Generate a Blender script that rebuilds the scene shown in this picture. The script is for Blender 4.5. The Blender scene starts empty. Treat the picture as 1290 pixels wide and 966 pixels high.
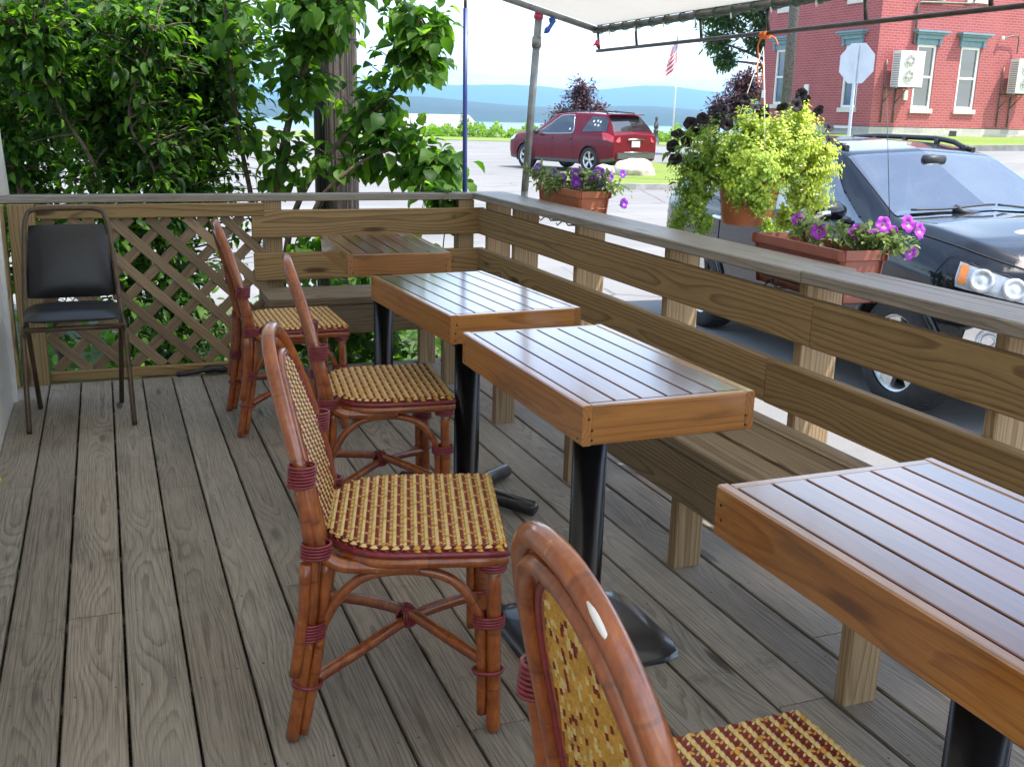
import bpy, math, random
import numpy as np
from mathutils import Vector, Matrix
R = math.radians
random.seed(7)
rng = np.random.default_rng(7)
scene = bpy.context.scene
COL = scene.collection

# ------------------------------------------------------------------ node helpers
class NT:
    def __init__(s, name, world=False):
        if world:
            s.m = bpy.data.worlds.new(name)
        else:
            s.m = bpy.data.materials.new(name)
        s.m.use_nodes = True
        s.t = s.m.node_tree
        s.t.nodes.clear()
    def n(s, typ, **kw):
        nd = s.t.nodes.new(typ)
        for k, v in kw.items():
            if k.startswith('_'):
                setattr(nd, k[1:], v)
            else:
                s.set(nd, k, v)
        return nd
    def set(s, nd, k, v):
        k = int(k[1:]) if (k[0] == 'i' and k[1:].isdigit()) else k.replace('__', ' ')
        inp = nd.inputs[k]
        if isinstance(v, tuple) and len(v) == 2 and hasattr(v[0], 'outputs'):
            s.t.links.new(v[0].outputs[v[1]], inp)
        elif hasattr(v, 'outputs'):
            s.t.links.new(v.outputs[0], inp)
        else:
            if hasattr(inp.default_value, '__len__') and not hasattr(v, '__len__'):
                v = (v, v, v, 1)[:len(inp.default_value)]
            if hasattr(inp.default_value, '__len__') and len(inp.default_value) == 4 and len(v) == 3:
                v = tuple(v) + (1,)
            inp.default_value = v
    def math(s, op, a, b=0.0, c=None):
        nd = s.n('ShaderNodeMath', _operation=op)
        s.set(nd, 'i0', a); s.set(nd, 'i1', b)
        if c is not None: s.set(nd, 'i2', c)
        return nd
    def mix(s, f, a, b, blend='MIX'):
        nd = s.n('ShaderNodeMix', _data_type='RGBA', _blend_type=blend)
        s.set(nd, 'i0', f); s.set(nd, 'i6', a); s.set(nd, 'i7', b)
        return (nd, 2)
    def ramp(s, f, stops, interp='LINEAR'):
        nd = s.n('ShaderNodeValToRGB')
        s.set(nd, 'i0', f)
        cr = nd.color_ramp
        cr.interpolation = interp
        while len(cr.elements) < len(stops):
            cr.elements.new(0.5)
        for e, (p, c) in zip(cr.elements, stops):
            e.position = p
            e.color = (c[0], c[1], c[2], 1) if hasattr(c, '__len__') else (c, c, c, 1)
        return (nd, 0)
    def smooth(s, f, a, b):
        nd = s.n('ShaderNodeMapRange', _interpolation_type='SMOOTHSTEP')
        s.set(nd, 'i0', f); s.set(nd, 'i1', a); s.set(nd, 'i2', b)
        return nd
    def noise(s, vec, scale, detail=3, rough=.5, dist=0):
        nd = s.n('ShaderNodeTexNoise', Scale=scale, Detail=detail, Roughness=rough, Distortion=dist)
        if vec is not None: s.set(nd, 'Vector', vec)
        return nd
    def mapping(s, vec, scale=(1, 1, 1), loc=(0, 0, 0)):
        nd = s.n('ShaderNodeMapping', Scale=scale, Location=loc)
        s.set(nd, 'Vector', vec)
        return nd
    def bump(s, h, strength=.3, dist=.002):
        return s.n('ShaderNodeBump', Height=h, Strength=strength, Distance=dist)
    def out(s, sh):
        o = s.n('ShaderNodeOutputMaterial')
        s.t.links.new(sh.outputs[0], o.inputs[0])
        return s.m
    def pbr(s, **kw):
        return s.n('ShaderNodeBsdfPrincipled', **kw)

def plain(name, col, rough=.5, metal=0, var=.12, scale=30, coat=0, bump=0.0, spec=.5):
    t = NT(name)
    co = t.n('ShaderNodeTexCoord')
    nz = t.noise((co, 3), scale, 4, .6)
    f = t.smooth(nz, .3, .7)
    c2 = tuple(min(1, c * (1 + var)) for c in col); c1 = tuple(c * (1 - var) for c in col)
    c = t.mix(f, c1, c2)
    p = t.pbr(Base__Color=c, Roughness=rough, Metallic=metal)
    t.set(p, 'Specular IOR Level', spec)
    if coat:
        t.set(p, 'Coat Weight', coat); t.set(p, 'Coat Roughness', .05)
    if bump:
        t.set(p, 'Normal', t.bump(nz, bump, .003))
    return t.out(p)

def wood(name, light, dark, rough=.7, ring=.0075, pith=.05, ringmix=.6, knots=.8, seedvar=.35, stain=.3, coat=0, stainscale=3, bump=.25, fine=.45, warm=None, wander=.045, grime=False):
    t = NT(name)
    a = t.n('ShaderNodeAttribute', _attribute_name='wc')
    sd = t.n('ShaderNodeAttribute', _attribute_name='seed')
    sep = t.n('ShaderNodeSeparateXYZ'); t.set(sep, 'i0', (a, 1))
    u, v, w = (sep, 0), (sep, 1), (sep, 2)
    seed = (sd, 2)
    so = t.math('MULTIPLY', seed, 37.0)
    uu = t.math('ADD', u, so)
    cv = t.math('MULTIPLY', t.math('SUBTRACT', t.math('FRACT', t.math('MULTIPLY', seed, 7.13)), .5), .09)
    # slow wander of the pith along the board
    c1 = t.n('ShaderNodeCombineXYZ'); t.set(c1, 'i0', t.math('MULTIPLY', uu, .55)); t.set(c1, 'i1', t.math('MULTIPLY', v, 5.0)); t.set(c1, 'i2', t.math('MULTIPLY', w, 7.0))
    n1 = t.noise(c1, 1.0, 3, .55)
    c2 = t.n('ShaderNodeCombineXYZ'); t.set(c2, 'i0', t.math('MULTIPLY', uu, 7.0)); t.set(c2, 'i1', t.math('MULTIPLY', v, 60.0)); t.set(c2, 'i2', t.math('MULTIPLY', w, 60.0))
    n2 = t.noise(c2, 1.0, 3, .6)
    # knots
    ck = t.n('ShaderNodeCombineXYZ'); t.set(ck, 'i0', t.math('MULTIPLY', uu, 1.7)); t.set(ck, 'i1', t.math('MULTIPLY', t.math('ADD', v, so), 8.0)); t.set(ck, 'i2', so)
    vo = t.n('ShaderNodeTexVoronoi', Scale=1.0); t.set(vo, 'Vector', ck)
    kd = (vo, 0)
    kn = t.math('MULTIPLY', t.math('SUBTRACT', 1.0, t.smooth(kd, .03, .15)), knots)
    kring = t.math('MULTIPLY', t.math('SUBTRACT', 1.0, t.smooth(kd, .05, .55)), knots * .02)
    dv = t.math('ADD', t.math('SUBTRACT', v, cv), t.math('MULTIPLY', t.math('SUBTRACT', n1, .5), .05))
    dw = t.math('ADD', w, pith)
    r = t.math('SQRT', t.math('ADD', t.math('MULTIPLY', dv, dv), t.math('MULTIPLY', dw, dw)))
    r = t.math('ADD', r, t.math('MULTIPLY', t.math('SUBTRACT', n1, .5), wander))
    r = t.math('ADD', r, kring)
    r = t.math('ADD', r, t.math('MULTIPLY', n2, .0025))
    ph = t.math('FRACT', t.math('DIVIDE', r, ring))
    rings = t.ramp(ph, [(0, 0.0), (.55, .25), (.85, 1.0), (.93, .9), (1, 0.0)])
    c3 = t.n('ShaderNodeCombineXYZ'); t.set(c3, 'i0', t.math('MULTIPLY', uu, 9.0)); t.set(c3, 'i1', t.math('MULTIPLY', v, 420.0)); t.set(c3, 'i2', t.math('MULTIPLY', w, 420.0))
    n3 = t.noise(c3, 1.0, 2, .5)
    f = t.math('ADD', t.math('MULTIPLY', rings, ringmix), t.math('MULTIPLY', t.smooth(n3, .3, .75), fine))
    f = t.math('ADD', f, t.math('MULTIPLY', kn, 1.2))
    f = t.n('ShaderNodeClamp', Value=f)
    col = t.mix(f, light, dark)
    col = t.mix(t.math('MULTIPLY', kn, .75), col, tuple(c * .35 for c in dark))
    sv = t.n('ShaderNodeMapRange'); t.set(sv, 'i0', t.math('FRACT', t.math('MULTIPLY', seed, 3.77))); t.set(sv, 'i3', 1 - seedvar); t.set(sv, 'i4', 1 + seedvar)
    col = t.mix(1.0, col, (t.n('ShaderNodeCombineColor', i0=sv, i1=sv, i2=sv), 0), 'MULTIPLY')
    if warm:
        wf = t.math('MULTIPLY', t.math('FRACT', t.math('MULTIPLY', seed, 11.3)), .6)
        col = t.mix(wf, col, t.mix(1.0, col, warm, 'MULTIPLY'))
    c4 = t.n('ShaderNodeCombineXYZ'); t.set(c4, 'i0', t.math('MULTIPLY', uu, stainscale)); t.set(c4, 'i1', t.math('MULTIPLY', v, stainscale * 5)); t.set(c4, 'i2', t.math('MULTIPLY', w, stainscale * 5))
    n4 = t.noise(c4, 1.0, 5, .65)
    col = t.mix(t.math('MULTIPLY', t.smooth(n4, .5, .75), stain), col, tuple(c * .4 for c in dark))
    if grime:
        co = t.n('ShaderNodeTexCoord')
        g1 = t.noise((co, 3), 5.0, 6, .72); g2 = t.noise((co, 3), 34.0, 3, .6); g3 = t.noise((co, 3), .9, 3, .5)
        gf = t.math('MULTIPLY', t.smooth(g1, .56, .72), .45)
        col = t.mix(gf, col, tuple(c * .55 for c in dark))
        col = t.mix(t.math('MULTIPLY', t.smooth(g2, .70, .76), .6), col, tuple(c * .3 for c in dark))
        col = t.mix(t.math('MULTIPLY', t.smooth(g3, .45, .62), .28), col, tuple(min(1, c * 1.25) for c in light))
    p = t.pbr(Base__Color=col, Roughness=rough)
    t.set(p, 'Specular IOR Level', .35)
    if coat:
        t.set(p, 'Coat Weight', coat); t.set(p, 'Coat Roughness', .13); t.set(p, 'Coat IOR', 1.9)
    h = t.math('SUBTRACT', 1.0, f)
    t.set(p, 'Normal', t.bump(h, bump, .0015))
    return t.out(p)

def leafmat(name, cols, rough=.5, trans=.45, tcol=None, gloss=.22):
    t = NT(name)
    a = t.n('ShaderNodeAttribute', _attribute_name='lv')
    n = len(cols)
    c = t.ramp((a, 2), [(i / (n - 1), cc) for i, cc in enumerate(cols)])
    p = t.pbr(Base__Color=c, Roughness=rough)
    t.set(p, 'Specular IOR Level', gloss)
    tr = t.n('ShaderNodeBsdfTranslucent')
    tc = t.mix(1.0, c, tcol or (2.6, 2.7, .6), 'MULTIPLY')
    t.set(tr, 'Color', tc)
    mx = t.n('ShaderNodeMixShader'); t.set(mx, 'i0', trans)
    t.t.links.new(p.outputs[0], mx.inputs[1]); t.t.links.new(tr.outputs[0], mx.inputs[2])
    return t.out(mx)

def glassmat(name, tint, rough=.03, alpha=None):
    t = NT(name)
    p = t.pbr(Base__Color=tint, Roughness=rough, Metallic=0)
    t.set(p, 'Specular IOR Level', .9); t.set(p, 'Coat Weight', 1.0); t.set(p, 'Coat Roughness', .02)
    return t.out(p)

def clearglass(name, tint=(.75, .85, .85), mixf=.16):
    t = NT(name)
    tr = t.n('ShaderNodeBsdfTransparent', Color=tint)
    gl = t.n('ShaderNodeBsdfGlossy', Color=(1, 1, 1), Roughness=.02)
    fr = t.n('ShaderNodeFresnel', IOR=1.55)
    f = t.math('ADD', t.math('MULTIPLY', fr, 1.0), mixf * .5)
    mx = t.n('ShaderNodeMixShader'); t.set(mx, 'i0', f)
    t.t.links.new(tr.outputs[0], mx.inputs[1]); t.t.links.new(gl.outputs[0], mx.inputs[2])
    return t.out(mx)

M = {}
M['deck'] = wood('deck_wood', (.355, .318, .26), (.108, .092, .07), rough=.72, ring=.0058, ringmix=.42, knots=.9, seedvar=.2, stain=.5, stainscale=2.0, bump=.5, fine=.55, warm=(1.05, .95, .86), wander=.032, grime=True)
M['rail'] = wood('rail_wood', (.35, .23, .10), (.14, .082, .03), rough=.65, ring=.013, ringmix=.7, knots=1.0, seedvar=.15, stain=.15, fine=.3)
M['cap'] = wood('cap_wood', (.31, .275, .225), (.145, .122, .098), rough=.45, ring=.01, ringmix=.5, knots=.7, seedvar=.1, stain=.35)
M['post'] = wood('post_wood', (.40, .29, .165), (.235, .15, .075), rough=.7, ring=.011, ringmix=.8, knots=.6, seedvar=.12, stain=.15)
M['bench'] = wood('bench_wood', (.31, .235, .145), (.135, .09, .048), rough=.55, ring=.012, ringmix=.65, knots=.8, seedvar=.15, stain=.3)
M['apron'] = wood('table_apron_wood', (.40, .165, .036), (.17, .056, .011), rough=.35, ring=.010, ringmix=.45, knots=.9, seedvar=.15, stain=.6, coat=.9, stainscale=3, bump=.06, fine=.35)
M['top'] = wood('table_top_wood', (.23, .066, .030), (.11, .030, .015), rough=.28, ring=.01, ringmix=.4, knots=.4, seedvar=.4, stain=.35, coat=1.0, bump=.05, fine=.5)
M['lattice'] = wood('lattice_wood', (.32, .23, .14), (.15, .10, .058), rough=.75, ring=.01, ringmix=.4, knots=.7, seedvar=.25, stain=.35)
M['fir'] = M['lattice']
M['bark'] = plain('bark', (.085, .06, .042), .9, var=.5, scale=25, bump=.6)
M['polewood'] = None
def polewood():
    t = NT('pole_wood')
    co = t.n('ShaderNodeTexCoord')
    mp = t.mapping((co, 3), (14, 14, .5))
    n = t.noise(mp, 3, 6, .65)
    mp2 = t.mapping((co, 3), (40, 40, .35))
    n2 = t.noise(mp2, 2, 3, .5)
    f = t.math('MULTIPLY', t.smooth(n, .3, .7), t.smooth(n2, .42, .5))
    c = t.ramp(f, [(0, (.02, .016, .013)), (.35, (.075, .058, .045)), (1, (.17, .14, .112))])
    p = t.pbr(Base__Color=c, Roughness=.9)
    t.set(p, 'Normal', t.bump(f, .9, .02))
    return t.out(p)
M['polewood'] = polewood()
def rattan():
    t = NT('rattan')
    co = t.n('ShaderNodeTexCoord')
    n = t.noise((co, 3), 22, 4, .6)
    n2 = t.noise(t.mapping((co, 3), (160, 160, 30)), 1, 2, .5)
    f = t.math('ADD', t.math('MULTIPLY', n, .7), t.math('MULTIPLY', n2, .3))
    a_ = t.n('ShaderNodeAttribute', _attribute_name='wc'); sd_ = t.n('ShaderNodeAttribute', _attribute_name='seed')
    se_ = t.n('ShaderNodeSeparateXYZ'); t.set(se_, 'i0', (a_, 1))
    fr_ = t.math('FRACT', t.math('ADD', t.math('DIVIDE', (se_, 0), .135), t.math('MULTIPLY', (sd_, 2), 9.0)))
    nd_ = t.math('SUBTRACT', 1.0, t.smooth(t.math('ABSOLUTE', t.math('SUBTRACT', fr_, .5)), .008, .035))
    c = t.ramp(f, [(.25, (.10, .020, .005)), (.5, (.29, .070, .013)), (.8, (.48, .16, .032))])
    c = t.mix(t.math('MULTIPLY', nd_, .4), c, (.05, .016, .008))
    sc_ = t.noise(t.mapping((co, 3), (1, 1, .5)), 45, 5, .7)
    c = t.mix(t.math('MULTIPLY', t.smooth(sc_, .62, .70), .55), c, (.50, .27, .11))
    p = t.pbr(Base__Color=c, Roughness=.3)
    t.set(p, 'Coat Weight', .8); t.set(p, 'Coat Roughness', .08)
    t.set(p, 'Normal', t.bump(n2, .08, .001))
    return t.out(p)
M['rattan'] = rattan()
M['redwrap'] = plain('red_plastic_wrap', (.20, .020, .028), .35, var=.25, scale=60, coat=.3)
M['cream'] = plain('cream_cane', (.74, .56, .22), .4, var=.15, scale=80)
M['amber'] = plain('amber_cane', (.62, .33, .055), .38, var=.2, scale=80)
M['oxblood'] = plain('oxblood_cane', (.20, .018, .012), .4, var=.3, scale=80)
M['blackmetal'] = plain('black_enamel', (.006, .0065, .007), .27, var=.3, scale=12, coat=.15)
M['wornblack'] = plain('worn_black_iron', (.012, .012, .013), .3, var=.6, scale=9, coat=.3, bump=.15)
M['vinyl'] = plain('black_vinyl', (.012, .012, .014), .38, var=.2, scale=60, bump=.05)
M['bronze'] = plain('brown_metal', (.095, .062, .035), .42, .3, var=.2)
M['steel'] = plain('galvanised_steel', (.30, .305, .29), .45, .55, var=.2, scale=20)
M['rust'] = plain('dull_pipe', (.13, .12, .105), .5, .5, var=.35, scale=20)
M['darkpipe'] = plain('dark_pipe', (.055, .045, .038), .5, .3, var=.3, scale=20)
M['bluepaint'] = plain('blue_paint', (.006, .018, .12), .35, var=.15)
M['terracotta'] = plain('terracotta_plastic', (.36, .115, .048), .5, var=.08, scale=14)
M['brownplastic'] = plain('brown_plastic', (.27, .085, .055), .5, var=.1, scale=14)
M['soil'] = plain('soil', (.03, .02, .014), .95, var=.5, scale=60)
M['white'] = plain('white_paint', (.78, .77, .73), .5, var=.05, scale=9)
M['cream_paint'] = plain('cream_trim', (.62, .57, .49), .6, var=.08, scale=8)
M['bluegrey'] = plain('blue_grey_trim', (.17, .27, .31), .6, var=.1, scale=8)
M['rubber'] = plain('tyre_rubber', (.022, .022, .023), .75, var=.3, scale=18)
M['alloy'] = plain('alloy_wheel', (.62, .62, .60), .3, .85, var=.1)
M['chrome'] = plain('chrome', (.75, .76, .78), .12, 1.0, var=.03)
M['blackplastic'] = plain('black_plastic', (.022, .022, .024), .5, var=.2, scale=30)
M['greyclad'] = plain('grey_cladding', (.07, .075, .07), .55, var=.1)
M['darkvoid'] = plain('dark_interior', (.012, .012, .013), .8)
M['seatcloth'] = plain('car_interior', (.09, .095, .10), .8, var=.2)
M['carglass'] = clearglass('car_glass', (.45, .60, .68), .52)
M['darkglass'] = glassmat('dark_car_glass', (.012, .014, .016))
M['windowglass'] = glassmat('window_glass', (.05, .06, .065), .05)
M['lampred'] = plain('red_lamp', (.55, .015, .02), .15, coat=1, var=.15, scale=9)
M['lampclear'] = plain('clear_lamp', (.50, .52, .54), .2, .15, var=.3, scale=11, coat=1)
M['lens'] = plain('cloudy_lamp_lens', (.34, .37, .40), .25, .1, var=.25, scale=14, coat=1)
M['amberlamp'] = plain('amber_lamp', (.65, .2, .02), .2, coat=1)
M['ivory'] = plain('ivory_enamel', (.74, .72, .66), .4, var=.04)
M['grille'] = plain('grey_fan_grille', (.30, .29, .27), .5, var=.3, scale=40)
M['signgrey'] = plain('bare_sign_metal', (.58, .60, .62), .4, .3, var=.06, scale=5)
M['orangecord'] = plain('orange_cord', (.75, .16, .02), .5)
M['greenwire'] = plain('green_wire', (.03, .10, .06), .5)
M['bulb'] = plain('clear_bulb', (.7, .7, .62), .15, coat=1)
M['ribbon'] = plain('blue_ribbon', (.03, .10, .42), .4)
M['redtape'] = plain('red_tape', (.6, .05, .10), .4)
M['yellowcord'] = plain('yellow_cord', (.6, .47, .05), .5)
M['rock'] = plain('pale_boulder', (.52, .46, .38), .85, var=.25, scale=4, bump=.6)
M['kerb'] = plain('concrete_kerb', (.33, .31, .28), .85, var=.2, scale=5, bump=.2)
M['roof'] = plain('grey_shingle', (.30, .30, .30), .9, var=.15, scale=6)
M['monument'] = plain('dark_bronze', (.05, .055, .05), .5, var=.4, scale=8)
M['purple'] = plain('purple_petal', (.20, .02, .45), .5, var=.35, scale=90)
M['magenta'] = plain('magenta_petal', (.34, .03, .46), .5, var=.3, scale=90)
M['blackpetal'] = plain('black_petal', (.007, .002, .006), .8, var=.4, scale=60)
M['throat'] = plain('pale_throat', (.55, .35, .5), .5)
M['whitebloom'] = plain('white_bloom', (.8, .8, .7), .5)

# leaves
M['lilac'] = leafmat('lilac_leaf', [(.026, .07, .014), (.055, .13, .022), (.12, .22, .035)], trans=.52)
M['darkleaf'] = leafmat('dense_leaf', [(.012, .036, .009), (.028, .078, .014), (.12, .24, .032)], trans=.5)
M['coverleaf'] = leafmat('ground_leaf', [(.04, .10, .02), (.07, .16, .03)], trans=.45)
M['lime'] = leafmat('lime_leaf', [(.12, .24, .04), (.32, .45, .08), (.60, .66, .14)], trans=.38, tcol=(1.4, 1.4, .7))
M['midleaf'] = leafmat('mid_leaf', [(.05, .10, .03), (.09, .16, .05)], trans=.35)
M['paleleaf'] = leafmat('pale_leaf', [(.10, .17, .05), (.20, .27, .10), (.34, .38, .18)], trans=.35, tcol=(1.5, 1.6, .9))
M['plumleaf'] = leafmat('plum_leaf', [(.05, .026, .03), (.095, .05, .055), (.18, .12, .12)], trans=.25, tcol=(2, 1, 1))
M['treeleaf'] = leafmat('tree_leaf', [(.025, .06, .015), (.05, .11, .02), (.11, .17, .03)], trans=.4)
M['roadleaf'] = leafmat('roadside_leaf', [(.07, .15, .02), (.13, .23, .035), (.20, .30, .05)], trans=.35)

def paint(name, col, flake=.2, wear=None, coat=1.0):
    t = NT(name)
    co = t.n('ShaderNodeTexCoord')
    n = t.noise((co, 3), 6, 3, .5)
    c = t.mix(t.smooth(n, .3, .7), tuple(x * .92 for x in col), tuple(min(1, x * 1.08) for x in col))
    p = t.pbr(Roughness=.4, Metallic=flake)
    t.set(p, 'Specular IOR Level', .08)
    t.set(p, 'Coat Weight', coat); t.set(p, 'Coat Roughness', .03)
    if wear:
        # lacquer peeled away along the leading edge of the bonnet (x is forward in the car's own space)
        sep = t.n('ShaderNodeSeparateXYZ'); t.set(sep, 'i0', (co, 3))
        n5 = t.noise((co, 3), 9, 6, .7)
        e = t.math('ADD', (sep, 0), t.math('MULTIPLY', t.math('SUBTRACT', n5, .5), .3))
        e = t.math('MULTIPLY', t.smooth(e, wear[0], wear[0] + .05), t.smooth((sep, 2), wear[1], wear[1] + .03))
        # one pale scraped patch
        px = t.math('SUBTRACT', (sep, 0), wear[2]); py = t.math('SUBTRACT', (sep, 1), wear[3])
        d = t.math('ADD', t.math('MULTIPLY', t.math('MULTIPLY', px, px), 90.0), t.math('MULTIPLY', t.math('MULTIPLY', py, py), 18.0))
        d = t.math('ADD', d, t.math('MULTIPLY', t.math('SUBTRACT', n5, .5), 1.2))
        e = t.n('ShaderNodeClamp', Value=t.math('ADD', e, t.math('SUBTRACT', 1.0, t.smooth(d, .45, .6))))
        wc = t.mix(n, (.36, .30, .25), (.52, .48, .44))
        c = t.mix(t.math('MULTIPLY', e, .85), c, wc)
        t.set(p, 'Coat Weight', t.math('SUBTRACT', 1.0, t.math('MULTIPLY', e, .9)))
        t.set(p, 'Metallic', t.math('MULTIPLY', t.math('SUBTRACT', 1.0, e), flake))
    t.set(p, 'Base Color', c)
    return t.out(p)
M['redpaint'] = paint('maroon_car_paint', (.125, .004, .012), .0, coat=.5)
M['blackpaint'] = paint('black_car_paint', (.004, .005, .008), .0, coat=.75, wear=(1.93, .97, 1.66, -.18))

def brick():
    t = NT('red_brick')
    co = t.n('ShaderNodeTexCoord')
    ge = t.n('ShaderNodeNewGeometry')
    sep = t.n('ShaderNodeSeparateXYZ'); t.set(sep, 'i0', (co, 3))
    h = t.math('ADD', (sep, 0), (sep, 1))
    cb = t.n('ShaderNodeCombineXYZ'); t.set(cb, 'i0', h); t.set(cb, 'i1', (sep, 2))
    b = t.n('ShaderNodeTexBrick', Scale=1.0, Color1=(.36, .075, .073), Color2=(.29, .057, .058), Mortar=(.41, .15, .14))
    t.set(b, 'Vector', cb); t.set(b, 'Brick Width', .22); t.set(b, 'Row Height', .075); t.set(b, 'Mortar Size', .011); t.set(b, 'Bias', 0.0)
    n = t.noise((co, 3), 1.3, 5, .6)
    c = t.mix(t.math('MULTIPLY', t.smooth(n, .4, .75), .3), (b, 0), (.45, .14, .135))
    p = t.pbr(Base__Color=c, Roughness=.8)
    t.set(p, 'Normal', t.bump((b, 1), -.5, .006))
    return t.out(p)
M['brick'] = brick()

def stone():
    t = NT('rubble_stone')
    co = t.n('ShaderNodeTexCoord')
    sep = t.n('ShaderNodeSeparateXYZ'); t.set(sep, 'i0', (co, 3))
    h = t.math('ADD', (sep, 0), (sep, 1))
    cb = t.n('ShaderNodeCombineXYZ'); t.set(cb, 'i0', h); t.set(cb, 'i1', (sep, 2))
    b = t.n('ShaderNodeTexBrick', Scale=1.0, Color1=(.52, .47, .40), Color2=(.27, .26, .25), Mortar=(.42, .40, .36))
    t.set(b, 'Vector', cb); t.set(b, 'Brick Width', .75); t.set(b, 'Row Height', .5); t.set(b, 'Mortar Size', .02)
    n = t.noise((co, 3), 9, 5, .6)
    c = t.mix(t.math('MULTIPLY', n, .5), (b, 0), (.55, .51, .45))
    p = t.pbr(Base__Color=c, Roughness=.9)
    t.set(p, 'Normal', t.bump(n, .8, .03))
    return t.out(p)
M['stone'] = stone()

def siding():
    t = NT('white_clapboard')
    co = t.n('ShaderNodeTexCoord')
    n = t.noise((co, 3), 6, 4, .6)
    c = t.mix(t.math('MULTIPLY', t.smooth(n, .5, .8), .35), (.70, .70, .66), (.42, .42, .38))
    p = t.pbr(Base__Color=c, Roughness=.65)
    return t.out(p)
M['siding'] = siding()

def asphalt():
    t = NT('pale_asphalt')
    co = t.n('ShaderNodeTexCoord')
    n = t.noise((co, 3), 90, 4, .7)
    n2 = t.noise(t.mapping((co, 3), (.25, .9, 1)), 1.0, 5, .6)
    n3 = t.noise((co, 3), .12, 3, .5)
    f = t.math('ADD', t.math('MULTIPLY', n, .35), t.math('MULTIPLY', n2, .65))
    c = t.ramp(f, [(.3, (.14, .137, .133)), (.5, (.20, .195, .187)), (.72, (.265, .257, .243))])
    c = t.mix(t.math('MULTIPLY', t.smooth(n3, .45, .65), .35), c, (.20, .195, .20))
    vc = t.n('ShaderNodeTexVoronoi', Scale=.45, _feature='DISTANCE_TO_EDGE'); t.set(vc, 'Vector', t.mix(.12, (co, 3), (t.noise((co, 3), 1.5, 4, .6), 1)))
    cf = t.math('MULTIPLY', t.math('SUBTRACT', 1.0, t.smooth((vc, 0), .002, .014)), t.math('MULTIPLY', t.smooth(n3, .42, .6), .75))
    c = t.mix(cf, c, (.06, .058, .055))
    p = t.pbr(Base__Color=c, Roughness=.9)
    t.set(p, 'Normal', t.bump(n, .4, .006))
    return t.out(p)
M['asphalt'] = asphalt()

def grassmat(name, a, b):
    t = NT(name)
    co = t.n('ShaderNodeTexCoord')
    n = t.noise((co, 3), 14, 6, .75)
    n2 = t.noise((co, 3), .6, 4, .6)
    f = t.math('ADD', t.math('MULTIPLY', n, .6), t.math('MULTIPLY', n2, .4))
    c = t.ramp(f, [(.3, a), (.7, b)])
    p = t.pbr(Base__Color=c, Roughness=.9)
    t.set(p, 'Normal', t.bump(n, .6, .04))
    return t.out(p)
M['lawn'] = grassmat('lawn_grass', (.10, .17, .02), (.24, .30, .045))
M['undersoil'] = grassmat('leaf_litter', (.035, .04, .02), (.10, .14, .03))
M['forest'] = grassmat('far_forest', (.012, .028, .018), (.028, .05, .03))

def water():
    t = NT('lake_water')
    co = t.n('ShaderNodeTexCoord')
    n = t.noise(t.mapping((co, 3), (.3, .05, 1)), 1.0, 4, .6)
    p = t.pbr(Base__Color=(.05, .10, .13), Roughness=.18)
    t.set(p, 'Normal', t.bump(n, .25, .4))
    return t.out(p)
M['water'] = water()

def tarp():
    t = NT('white_tarpaulin')
    co = t.n('ShaderNodeTexCoord')
    n = t.noise((co, 3), 3.0, 5, .6)
    c = t.mix(t.math('MULTIPLY', n, .35), (.60, .58, .53), (.46, .44, .40))
    d = t.n('ShaderNodeBsdfDiffuse', Color=c)
    tr = t.n('ShaderNodeBsdfTranslucent', Color=c)
    mx = t.n('ShaderNodeMixShader'); t.set(mx, 'i0', .33)
    t.t.links.new(d.outputs[0], mx.inputs[1]); t.t.links.new(tr.outputs[0], mx.inputs[2])
    return t.out(mx)
M['tarp'] = tarp()

def flagmat():
    t = NT('striped_flag')
    a = t.n('ShaderNodeAttribute', _attribute_name='wc')
    sep = t.n('ShaderNodeSeparateXYZ'); t.set(sep, 'i0', (a, 1))
    st = t.math('GREATER_THAN', t.math('FRACT', t.math('MULTIPLY', (sep, 1), 6.5)), .5)
    c = t.mix(st, (.55, .02, .045), (.75, .74, .72))
    can = t.math('MULTIPLY', t.math('LESS_THAN', (sep, 0), .4), t.math('GREATER_THAN', (sep, 1), .46))
    # star field: small white dots in rows
    ux = t.math('SUBTRACT', t.math('FRACT', t.math('MULTIPLY', (sep, 0), 16.0)), .5)
    uy = t.math('SUBTRACT', t.math('FRACT', t.math('MULTIPLY', (sep, 1), 14.0)), .5)
    dd = t.math('ADD', t.math('MULTIPLY', ux, ux), t.math('MULTIPLY', uy, uy))
    cc = t.mix(t.math('LESS_THAN', dd, .07), (.02, .035, .16), (.75, .75, .75))
    c = t.mix(can, c, cc)
    p = t.pbr(Base__Color=c, Roughness=.8)
    return t.out(p)
M['flag'] = flagmat()

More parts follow.
